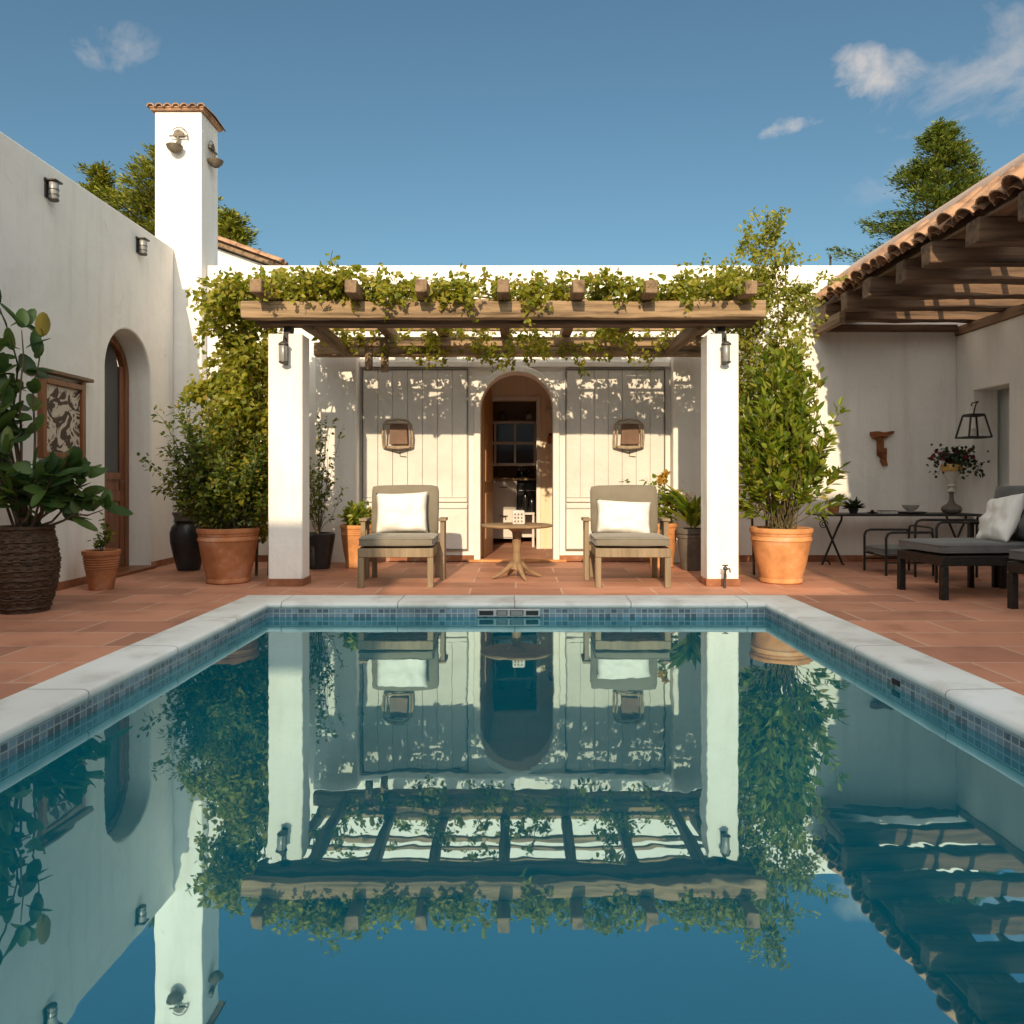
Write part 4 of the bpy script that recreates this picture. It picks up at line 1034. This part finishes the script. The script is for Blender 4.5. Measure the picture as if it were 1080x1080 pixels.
# long loose shoots
tips += [(x-.72,y-.05,1.72),(x-.66,y,1.42),(x-.55,y+.1,1.80),(x-.40,y,1.86),(x-.25,y+.1,1.95),(x-.78,y-.1,1.2),(x-.7,y+.1,.98),(x-.62,y,.88),(x+.55,y-.1,.92),(x+.5,y,1.5),(x+.3,y+.1,1.9),(x+.1,y,2.0)]
mbl = MB(); mbs = MB(); fb_ = lambda: (x+rng.uniform(-.10,.10),y+rng.uniform(-.10,.10),.5)
sprig_cloud(mbl,mbs,fb_,tips,.055,.034,95,.075,.5,.007,.30,.12)
mbs.build('twigs', M['twig'], t); mbl.build('foliage', M['leaf_shrub'], t, fix=False, smooth=False)

# right terracotta pot with dense upright foliage
x,y = 2.63,7.55
t = thing('potted_shrub','dense bright green upright bush in a pale terracotta pot beside the right column','potted plant',(x,y,0))
rim_pot(x,y,.30,.20,.545,M['pot_light'],t); soil(x,y,.26,.49,t)
mbl = MB(); mbs = MB()
fb2 = lambda: (x+rng.uniform(-.12,.12),y+rng.uniform(-.12,.12),.49)
tips = []
for k in range(92):
    z = rng.uniform(.72,2.22); prof_ = np.interp(z,[.7,.95,1.3,1.7,2.1,2.3],[.36,.50,.53,.42,.24,.08]); a = rng.uniform(0,2*PI); rr = prof_*rng.uniform(.5,1.0)**.6
    tips.append((x+.0+rr*math.cos(a),y+rr*.8*math.sin(a),z+.06))
tips += [(x+.55,y-.1,1.75),(x+.50,y,1.45),(x+.6,y-.05,1.12),(x+.42,y,2.1),(x-.60,y-.1,1.0),(x-.56,y-.05,.9),(x+.1,y,2.4),(x-.2,y,2.3),(x+.56,y,.82)]
sprig_cloud(mbl,mbs,fb2,tips,.105,.046,38,.05,1.35,.006,.42,.08,curl=.2)
mbs.build('twigs', M['twig'], t); mbl.build('foliage', M['leaf_bright'], t, fix=False, smooth=False)

# dark vase
x,y = -3.72,8.6
t = thing('tall_vase','tall dark glazed vase standing against the left wall behind the shrub','vase',(x,y,0))
mb = MB(); mb.lathe([(0,.001),(.12,.001),(.125,.02),(.16,.15),(.195,.32),(.20,.42),(.18,.49),(.145,.53),(.15,.545),(.165,.56)],(x,y,0),36); mb.build('body', M['pot_dark'], t)
mb = MB(); mb.lathe([(.148,.561),(.15,.60),(.172,.635),(.172,.655),(.155,.655),(.135,.60),(.13,.50),(0,.48)],(x,y,0),36); mb.build('neck', M['pot_grey'], t)
# small ribbed pot with sprout
x,y = -3.86,7.05
t = thing('potted_plant','small ribbed terracotta pot with a little sprout beside the arched door','potted plant',(x,y,0))
p = [(0,.001),(.10,.001),(.105,.01)]
for k in range(5): z = .20+k*.022; r0 = .105+.055*z/.36; p += [(r0,z-.008),(r0+.007,z),(r0,z+.008)]
p += [(.155,.32),(.163,.325),(.165,.36),(.155,.365),(.14,.36),(.135,.33),(0,.325)]
mb = MB(); mb.lathe(p,(x,y,0),32); mb.build('pot', M['pot'], t, ang=30); soil(x,y,.135,.33,t)
mbl = MB(); mbs = MB(); sprig_cloud(mbl,mbs,(x,y,.34),[(x-.07,y,.47),(x-.02,y,.5),(x+.04,y,.55),(x+.09,y,.52),(x+.02,y-.05,.46),(x-.04,y-.03,.44),(x+.02,y,.68),(x+.06,y,.62)],.05,.03,16,.02,.5,.003,.3,.03)
mbs.build('twigs', M['twig'], t); mbl.build('foliage', M['leaf_shrub'], t, fix=False, smooth=False)
# wicker basket with big leaves
x,y = -3.80,5.86
t = thing('potted_tree','large leaved rubber plant in a dark woven wicker basket at the left edge','potted plant',(x,y,0))
mb = MB(); n = 72; rows = 46; vs = []; fs = []
for i in range(rows+1):
    z = .645*i/rows; u = i/rows
    r0 = np.interp(u,[0,.1,.35,.6,.85,1],[.160,.182,.222,.237,.212,.187])
    for k in range(n):
        a = 2*PI*k/n; w_ = .006*math.cos(PI*i)*math.cos(a*n/4)
        r_ = r0+w_+.004*math.cos(2*PI*i/ (rows/15))
        vs.append((x+r_*math.cos(a),y+r_*math.sin(a),z))
for i in range(rows):
    for k in range(n): fs.append((i*n+k,i*n+(k+1)%n,(i+1)*n+(k+1)%n,(i+1)*n+k))
mb.add(vs,fs)
for i in range(9):
    z = .04+i*.072; u = z/.645; r0 = np.interp(u,[0,.1,.35,.6,.85,1],[.160,.182,.222,.237,.212,.187])
    mb.tube([(x+(r0+.004)*math.cos(a),y+(r0+.004)*math.sin(a),z+.004*math.sin(a*9)) for a in [2*PI*k/48 for k in range(48)]],.007,5,True)
mb.tube([(x+.189*math.cos(a),y+.189*math.sin(a),.645) for a in [2*PI*k/40 for k in range(40)]],.016,8,True)
mb.build('basket', M['wicker'], t); soil(x,y,.185,.58,t)
mbl = MB(); mbs = MB()
def big(tips,per,start):
    for tpt in tips:
        n=8; pts = path((x+rng.uniform(-.05,.05),y+rng.uniform(-.05,.05),.57),tpt,n,.10); mbs.tube(pts,[.014*(1-.7*i/n) for i in range(n+1)],6)
        A = np.array([tuple(p_) for p_ in pts])
        for s in np.linspace(start,1,per):
            f = s*n; i = min(int(f),n-1); P = A[i]*(1-(f-i))+A[i+1]*(f-i); T = A[i+1]-A[i]; T/=np.linalg.norm(T)
            for q in range(2 if s<1 else 4):
                O = rand_unit(1)[0]; D = T*(.7 if s<1 else 1.1)+O*.9+np.array([0,0,.15]); N = rand_unit(1)[0]*.6+np.array([.15,-.25,.9])
                mbl.leaves(P[None],D[None],N[None],rng.uniform(.17,.27),rng.uniform(.09,.13),.22)
big([(x-.02,y-.1,2.18),(x-.14,y,2.35),(x+.12,y,2.08),(x-.15,y-.1,1.8),(x-.28,y,2.0),(x+.38,y-.05,1.12),(x+.50,y,.98),(x+.30,y+.05,1.12),(x-.14,y-.2,1.45),(x+.05,y-.25,1.18),(x+.15,y-.1,1.0),(x+.30,y-.05,1.05),(x-.3,y,1.3),(x-.1,y-.2,1.1),(x+.05,y-.2,.95),(x+.58,y,.80),(x-.1,y-.1,1.6),(x-.2,y-.1,2.1),(x-.08,y-.2,1.4),(x+.35,y-.15,1.05),(x+.2,y-.2,1.05),(x-.22,y-.2,1.65),(x+.42,y,.95)],6,.5)
mbs.build('branches', M['bark'], t); fo = mbl.build('foliage', M['leaf_big'], t, fix=False, smooth=True, ang=180); ss = fo.modifiers.new('smooth','SUBSURF'); ss.levels = ss.render_levels = 1

# pot behind the left chair
x,y = -1.86,8.85
t = thing('potted_plant','leafy green plant in a terracotta pot behind the chair by the left column','potted plant',(x,y,0))
rim_pot(x,y,.195,.13,.50,M['pot_light'],t,3); soil(x,y,.17,.45,t)
mbl = MB(); mbs = MB(); sprig_cloud(mbl,mbs,(x,y,.46),ell_tips((x+.02,y,.58),(.22,.2,.17),34,-.1),.085,.04,16,.02,.6,.004,.25,.04)
mbs.build('twigs', M['twig'], t); mbl.build('foliage', M['leaf_bright'], t, fix=False, smooth=False)
# pot behind the right chair, trailing with white and amber flowers
x,y = 1.69,8.85
t = thing('potted_plant','terracotta pot of white and amber flowers behind the chair on the right','potted plant',(x,y,0))
rim_pot(x,y,.185,.13,.52,M['pot_light'],t,3); soil(x,y,.16,.47,t)
mbl = MB(); mbs = MB(); tips = [(x-.05,y,1.05),(x+.02,y,1.10),(x-.12,y,.98),(x+.1,y,.9),(x-.18,y,1.02),(x-.42,y,1.05),(x+.2,y,.86),(x+.05,y-.1,.8),(x-.1,y-.1,.75),(x+.16,y-.1,.72),(x,y,.95),(x+.26,y-.05,.80),(x-.2,y,.82)]
sprig_cloud(mbl,mbs,(x,y,.46),tips,.07,.045,22,.03,.4,.004,.25,.08,True)
mbs.build('twigs', M['twig'], t); mbl.build('foliage', M['leaf_bright'], t, fix=False, smooth=False)
for mat_,cen in ((M['petal_white'],[(x+.24,y-.1,.78),(x+.30,y-.1,.72),(x+.18,y-.12,.82),(x+.3,y-.1,.84)]),(M['petal_yellow'],[(x+.17,y-.1,.86),(x+.07,y-.05,1.1),(x+.10,y-.05,.78),(x-.02,y-.05,1.02)])):
    mb = MB()
    for c in cen:
        for _ in range(3):
            cc = np.array(c)+rng.normal(size=3)*.03; n=9; mb.leaves(np.tile(cc,(n,1)),rand_unit(n),rand_unit(n),.05,.035)
    mb.build('petals', mat_, t, fix=False, smooth=False)
# grey pot with strappy leaves right
x,y = 1.99,8.62
t = thing('potted_plant','broad strappy green leaves in a grey pot behind the right column','potted plant',(x,y,0))
mb = MB(); mb.lathe([(0,.001),(.115,.001),(.12,.02),(.16,.34),(.165,.36),(.175,.37),(.175,.40),(.165,.405),(.18,.415),(.182,.46),(.165,.47),(.15,.45),(0,.43)],(x,y,0),32); mb.build('pot', M['pot_grey'], t, ang=30); soil(x,y,.15,.435,t)
mb = MB(); n = 46; a = rng.uniform(0,2*PI,n); e = rng.uniform(.3,1.0,n); D = np.stack([np.cos(a)*(1-e*.6)*.7,np.sin(a)*(1-e*.6)*.5,e],1); P = np.array([(x,y,.45)])+np.stack([np.cos(a)*.05,np.sin(a)*.05,rng.uniform(0,.28,n)],1)
mb.leaves(P,D,np.stack([-np.cos(a),-np.sin(a)-.4,np.full(n,.6)],1),rng.uniform(.24,.42,n),rng.uniform(.06,.09,n),.35); mb.build('foliage', M['leaf_bright'], t, fix=False)
# dark pot behind the left column with fine wild plant
x,y = -2.28,8.75
t = thing('potted_plant','fine leaved straggling plant in a dark pot behind the left column','potted plant',(x,y,0))
mb = MB(); mb.lathe([(0,.001),(.12,.001),(.125,.02),(.17,.30),(.18,.36),(.185,.40),(.165,.41),(.15,.38),(0,.36)],(x,y,0),32); mb.build('pot', M['pot_dark'], t); soil(x,y,.15,.365,t)
mbl = MB(); mbs = MB(); sprig_cloud(mbl,mbs,(x,y,.38),[(x+rng.uniform(-.3,.28),y+rng.uniform(-.2,.15),rng.uniform(.8,1.75)) for _ in range(26)],.055,.03,24,.03,.5,.004,.25,.12)
mbs.build('twigs', M['twig'], t); mbl.build('foliage', M['leaf_shrub'], t, fix=False, smooth=False)

# ================================================================== VINES
def vine(name,label,loc,mat,clumps,leaf,wid,density,stempaths,heart=True,hang=.25):
    t = thing(name,label,'climbing plant',loc)
    mb = MB()
    for pts,r in stempaths:
        mb.tube(pts,[r*(1-.6*i/(len(pts)-1)) for i in range(len(pts))],6)
    mbl = MB()
    for (c,rad,k) in clumps:
        c = np.array(c); rad = np.array(rad); k = int(k*density)
        # a clump is a handful of little sprays so that it keeps gaps
        ns = max(3,k//14)
        for _ in range(ns):
            v = rng.normal(size=3)*.5; v = v/max(1,np.linalg.norm(v)/1.15)
            b = c+v*rad; d = rand_unit(1)[0]; d[2] -= hang; e = b+d*rng.uniform(.08,.2)
            kk = 14; s = rng.uniform(0,1,(kk,1)); P = b*(1-s)+e*s+rng.normal(size=(kk,3))*.028
            D = rand_unit(kk)+np.array([0,-.2,-.35]); N = rand_unit(kk)*.8+np.array([-.1,-.6,.7])
            mbl.leaves(P,D,N,leaf*rng.uniform(.55,1.25,kk),wid*rng.uniform(.6,1.2,kk),.12,heart)
            if rng.random() < .5: mb.tube([tuple(b),tuple((b+e)/2+rng.normal(size=3)*.01),tuple(e)],.0035,4)
    tw = mb.build('twigs', M['twig'], t); tw['kind'] = 'stuff'; mbl.build('foliage', mat, t, fix=False, smooth=False)
    return t
def wander(p,q,n,w): return [tuple(v) for v in path(p,q,n,w)]
# left climber, from the ground behind the shrub up to the beam
cl = []
for k in range(75):
    z = rng.uniform(.5,2.95); xx = -2.92+rng.uniform(-.36,.30)+(.06 if z>2 else 0); cl.append(((xx,8.1+rng.uniform(-.25,.25),z),(.15,.14,.20),52))
for k in range(30): cl.append(((rng.uniform(-2.92,-2.66),rng.uniform(7.45,7.8),rng.uniform(.75,2.3)),(.13,.1,.18),40))
for k in range(16): cl.append(((rng.uniform(-3.1,-2.3),7.8+rng.uniform(-.3,.3),rng.uniform(2.75,3.1)),(.16,.16,.12),50))
cl += [((-3.42,8.0,1.92),(.12,.1,.07),50),((-3.28,8.0,1.97),(.14,.1,.08),50),((-3.15,8.0,1.95),(.14,.1,.1),50)]
vine('climbing_vine','yellow green vine climbing up behind the left column to the pergola',(-2.9,8.1,0),M['leaf_vine'],cl,.064,.047,2.7,
     [(wander((-2.9+dx_,8.1,0),(-2.8+dx_*1.5,8.0,2.9),10,.15),.018) for dx_ in (-.15,0,.12,.25)])
# right climber: airy, small leaves, reaching above the wall
cl = []
for k in range(125):
    z = rng.uniform(1.5,3.25); xx = 2.60+rng.uniform(-.40,.44); cl.append(((xx,8.15+rng.uniform(-.2,.2),z),(.17,.14,.2),36))
for k in range(34):
    z = rng.uniform(2.9,3.72); wdt = np.interp(z,[2.9,3.3,3.75],[.62,.40,.07]); cl.append(((2.55+.1*(z-2.9)+rng.uniform(-wdt,wdt)*.9,8.1+rng.uniform(-.15,.15),z),(.13,.12,.14),32))
for k in range(14): cl.append(((rng.uniform(1.5,2.3),7.9+rng.uniform(-.3,.3),rng.uniform(2.75,3.12)),(.16,.14,.11),32))
cl += [((3.22,8.1,2.98),(.07,.07,.12),22),((3.28,8.1,3.13),(.05,.05,.1),16),((3.12,8.1,2.8),(.09,.08,.14),26)]
vine('climbing_vine','airy pale green creeper above the bushy pot plant, rising over the back wall',(2.6,8.15,0),M['leaf_vine2'],cl,.054,.036,2.1,
     [(wander((2.6+dx_,8.15,0),(2.55+dx_*1.8,8.1,3.3),10,.15),.014) for dx_ in (-.2,-.05,.1,.2)]+[(wander((2.6,8.1,2.6),(2.68,8.1,3.75),6,.05),.007)], heart=False, hang=-.1)
# pergola top
cl = []
for c,rad,k in (((-1.95,7.25,2.86),(.30,.25,.13),300),((-1.72,7.15,2.90),(.25,.2,.12),260),((-2.25,7.35,2.9),(.2,.2,.1),120),((-1.35,7.3,2.86),(.2,.2,.08),90),((-1.05,7.2,2.84),(.25,.2,.09),130),((-.62,7.15,2.80),(.28,.15,.13),170),((-.55,7.05,2.70),(.12,.06,.09),60),((-.15,7.2,2.86),(.2,.2,.08),70),((.10,7.1,2.80),(.18,.12,.12),130),((.16,7.03,2.66),(.09,.05,.10),50),((.42,7.2,2.86),(.2,.2,.08),90),((.75,7.2,2.86),(.1,.2,.08),40),((.98,7.15,2.79),(.2,.15,.10),90),((1.35,7.2,2.83),(.18,.2,.08),70),((1.7,7.2,2.86),(.22,.2,.10),130),((2.05,7.3,2.9),(.2,.2,.1),90)):
    cl.append((c,rad,k))
for k in range(20):
    cl.append(((rng.uniform(-2.3,2.1),rng.uniform(7.3,8.9),rng.uniform(2.80,2.95)),(.2,.2,.05),26))
for k in range(36):
    xx = rng.choice([-1.95,-1.7,-1.3,-1.0,-.75,-.4,.1,.45,.9,1.25,1.6])+rng.normal()*.1
    cl.append(((xx,rng.uniform(7.9,9.0),rng.uniform(2.45,2.72)),(.12,.12,.10),26))
for k in range(75): cl.append(((rng.uniform(-2.4,2.2),rng.uniform(6.98,7.5),rng.uniform(2.76,2.90)+.04*math.sin(k)),(.14,.12,.06),22))
for k in range(34): cl.append(((rng.uniform(-1.9,1.7),rng.uniform(8.75,9.3),rng.uniform(2.5,2.78)),(.16,.1,.09),30))
sp = [(wander((a,7.3,2.9),(b,7.2+rng.uniform(-.1,1.4),2.88),9,.12),.016) for a,b in ((-2.5,-1.2),(-2.4,-.5),(-1.3,.3),(2.4,1.2),(2.3,.3),(.3,1.2),(-1,.8))]
vine('pergola_vine','vine trailing along the top of the pergola and hanging between its rafters',(0,8.0,2.88),M['leaf_vine'],cl,.056,.044,1.8,sp)

# ================================================================== TREES BEYOND
def conifer(name,label,x,y,h,rad,zlow,mat,nb,seedv,tuft,tiers=0,shape=None):
    t = thing(name,label,'tree',(x,y,0),group=None)
    mb = MB(); mb.tube(wander((x,y,-.05),(x,y,h*.97),8,.12),[.24*(1-.9*i/8)+.015 for i in range(9)],8)
    mbl = MB(); T = []; 
    for k in range(nb):
        u = (k+rng.random())/nb; z = zlow+(h-zlow)*(u**.85 if tiers == 0 else (round(u**.85*tiers)+rng.normal()*.10)/tiers); z = min(z,h-.05)
        f = (1-u)**.75 if shape is None else shape(u)
        r0 = rad*f*rng.uniform(.55,1.12)+.08; a = rng.uniform(0,2*PI)
        e = np.array([x+r0*math.cos(a),y+r0*math.sin(a),z+r0*rng.uniform(-.05,.35)]); s = np.array([x,y,z-r0*.15])
        mb.tube([tuple(s),tuple((s+e)/2+np.array([0,0,-.04])),tuple(e)],[.035*(r0/rad)+.012,.02,.006],5)
        m = max(2,int(r0/.22))
        for j in range(m):
            w0 = (j+1)/m
            c = s*(1-w0)+e*w0
            nt_ = int(tuft*(.6+.5*w0)); fan = (.05+.34*r0*w0*(1.15-w0))
            g_ = rng.normal(size=(nt_,3)); lat = np.array([-math.sin(a),math.cos(a),0]); rad_ = np.array([math.cos(a),math.sin(a),.12])
            P = c+g_[:,:1]*lat*fan+g_[:,1:2]*rad_*.10+g_[:,2:]*np.array([0,0,.045])+np.abs(g_[:,:1])*np.array([0,0,-.05])
            D = rand_unit(nt_)*.5+np.array([math.cos(a)*.7,math.sin(a)*.7,.25])+lat*np.sign(g_[:,:1])*.5; T.append((P,D))
    P = np.concatenate([p for p,_ in T]); D = np.concatenate([d for _,d in T]); n = len(P)
    mbl.needles(P,D,rand_unit(n)*.6+np.array([0,-.3,.8]),rng.uniform(.07,.15,n),rng.uniform(.03,.05,n))
    mb.build('trunk', M['bark'], t); mbl.build('crown', mat, t, fix=False, smooth=False)
conifer('conifer_tree','broad green conifer behind the tiled roof on the right',10.05,18.0,9.45,3.3,3.9,M['leaf_pine'],185,3,80,18,shape=lambda u:(1-u)**1.12*1.0+.01)
conifer('pine_tree','bushy pine behind the left wall beside the chimney',-7.35,16.0,7.95,1.45,4.2,M['leaf_pine2'],150,4,85,shape=lambda u:(1-u**2.2)*.95+.05)
conifer('conifer_tree','slim pointed conifer at the far left above the left wall',-8.95,16.2,7.75,.75,4.2,M['leaf_pine2'],90,5,60)
conifer('pine_tree','low pine showing just right of the chimney',-5.72,15.0,6.25,.62,4.0,M['leaf_pine2'],60,6,80,shape=lambda u:(1-u**2)*.9+.1)
# ================================================================== SKY, SUN, CAMERA
SUN = Vector((.085, 1.0, -.40)).normalized()     # direction the light travels
elev = math.asin(-SUN.z); azim = math.atan2(-SUN.x, -SUN.y)
SUN_STRENGTH, SKY_STRENGTH, EXPOSURE = 3.75, 0.105, 0.42
wd = bpy.data.worlds.new('World'); scene.world = wd; wd.use_nodes = True
nt = wd.node_tree; nt.nodes.clear()
out = nt.nodes.new('ShaderNodeOutputWorld'); bg = nt.nodes.new('ShaderNodeBackground')
sky = nt.nodes.new('ShaderNodeTexSky'); sky.sky_type = 'NISHITA'; sky.sun_disc = False
sky.sun_elevation = elev; sky.sun_rotation = azim
sky.air_density = 1.0; sky.dust_density = 1.2; sky.ozone_density = 1.5; sky.altitude = 100
bg.inputs['Strength'].default_value = SKY_STRENGTH
tc = nt.nodes.new('ShaderNodeTexCoord')
# clouds: wisps round a few directions of the sky, broken up by noise on the sky sphere
nz = nt.nodes.new('ShaderNodeTexNoise'); nz.inputs['Scale'].default_value = 9.0; nz.inputs['Detail'].default_value = 9; nz.inputs['Roughness'].default_value = .6; nz.inputs['Distortion'].default_value = .35
mpp = nt.nodes.new('ShaderNodeMapping'); mpp.inputs['Scale'].default_value = (1,1,1.5); nt.links.new(tc.outputs['Generated'], mpp.inputs['Vector']); nt.links.new(mpp.outputs[0], nz.inputs['Vector'])
def vm(op, a, b=None):
    n = nt.nodes.new('ShaderNodeVectorMath'); n.operation = op
    for i,s in enumerate((a,b)):
        if s is None: continue
        if isinstance(s, tuple): n.inputs[i].default_value = s
        else: nt.links.new(s, n.inputs[i])
    return n
def mt(op, a, b, clamp=False):
    n = nt.nodes.new('ShaderNodeMath'); n.operation = op; n.use_clamp = clamp
    for i,s in enumerate((a,b)):
        if isinstance(s,(int,float)): n.inputs[i].default_value = s
        else: nt.links.new(s, n.inputs[i])
    return n.outputs[0]
tot = None
CLOUDS = [((.465,1,.545),.072,.034,.9,.46),((.36,1,.473),.045,.013,1.0,.42),((.66,1,.55),.15,.06,.5,.50),((.52,1,.40),.06,.03,.25,.42),((-.545,1,.58),.05,.028,.55,.46)]
for d,a,b,k,th in CLOUDS:
    d = Vector(d).normalized(); r_ = Vector((d.y,-d.x,0)).normalized(); u_ = r_.cross(d)
    s = vm('SUBTRACT', tc.outputs['Generated'], tuple(d)).outputs['Vector']
    da = mt('DIVIDE', vm('DOT_PRODUCT', s, tuple(r_)).outputs['Value'], a); db = mt('DIVIDE', vm('DOT_PRODUCT', s, tuple(u_)).outputs['Value'], b)
    dc = mt('DIVIDE', vm('DOT_PRODUCT', s, tuple(d)).outputs['Value'], .5)
    q = mt('ADD', mt('ADD', mt('MULTIPLY',da,da), mt('MULTIPLY',db,db)), mt('MULTIPLY',dc,dc))
    fall = mt('SUBTRACT', 1.0, mt('MULTIPLY', q, .5), True)
    v = mt('MULTIPLY', mt('SUBTRACT', mt('ADD', mt('ADD', mt('MULTIPLY', nz.outputs['Fac'], 1.25), -.125), mt('MULTIPLY', fall, .34)), th+.26), 4.2*k, True)
    v = mt('MULTIPLY', v, mt('MULTIPLY', fall, 1.6, True))
    tot = v if tot is None else mt('MAXIMUM', tot, v)
tint = nt.nodes.new('ShaderNodeMixRGB'); tint.blend_type = 'MULTIPLY'; tint.inputs[0].default_value = 1; tint.inputs[2].default_value = (.64,.82,.78,1)
nt.links.new(sky.outputs[0], tint.inputs[1])
mx = nt.nodes.new('ShaderNodeMixRGB'); mx.inputs[2].default_value = (5.4,4.9,4.5,1)
nt.links.new(mt('MULTIPLY', tot, .85, True), mx.inputs[0]); nt.links.new(tint.outputs[0], mx.inputs[1])
# shade fill, added as a bright unseen cloud high up towards the sun
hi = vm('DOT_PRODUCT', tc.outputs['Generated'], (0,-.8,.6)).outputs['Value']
fill_bank = mt('MULTIPLY', mt('SUBTRACT', mt('ADD', hi, mt('MULTIPLY', nz.outputs['Fac'], .3)), .62), 3.5, True)
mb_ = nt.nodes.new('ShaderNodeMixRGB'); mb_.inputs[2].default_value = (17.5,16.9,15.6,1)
nt.links.new(mt('MULTIPLY', fill_bank, .85, True), mb_.inputs[0]); nt.links.new(mx.outputs[0], mb_.inputs[1])
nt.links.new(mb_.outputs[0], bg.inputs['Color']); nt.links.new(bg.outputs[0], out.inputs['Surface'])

sl = bpy.data.lights.new('sun','SUN'); sl.energy = SUN_STRENGTH; sl.angle = R(.5); sl.color = (1.0,.79,.53)
so = bpy.data.objects.new('sun', sl); COL.objects.link(so); so.location = (0,-20,12)
so.rotation_euler = SUN.to_track_quat('-Z','Y').to_euler()

cam = bpy.data.cameras.new('camera'); co = bpy.data.objects.new('camera', cam); COL.objects.link(co)
co.location = (0,0,1.0); co.rotation_euler = (PI/2,0,0)
cam.sensor_width = 36; cam.lens = 800/1080*36; cam.shift_x = -5/1080; cam.shift_y = -32/1080
cam.clip_start = .05; cam.clip_end = 3000
scene.camera = co
scene.render.resolution_x = scene.render.resolution_y = 1024
scene.view_settings.view_transform = 'Standard'; scene.view_settings.look = 'None'
scene.view_settings.exposure = EXPOSURE; scene.view_settings.gamma = 1
scene.cycles.diffuse_bounces = 6
scene.cycles.max_bounces = 12
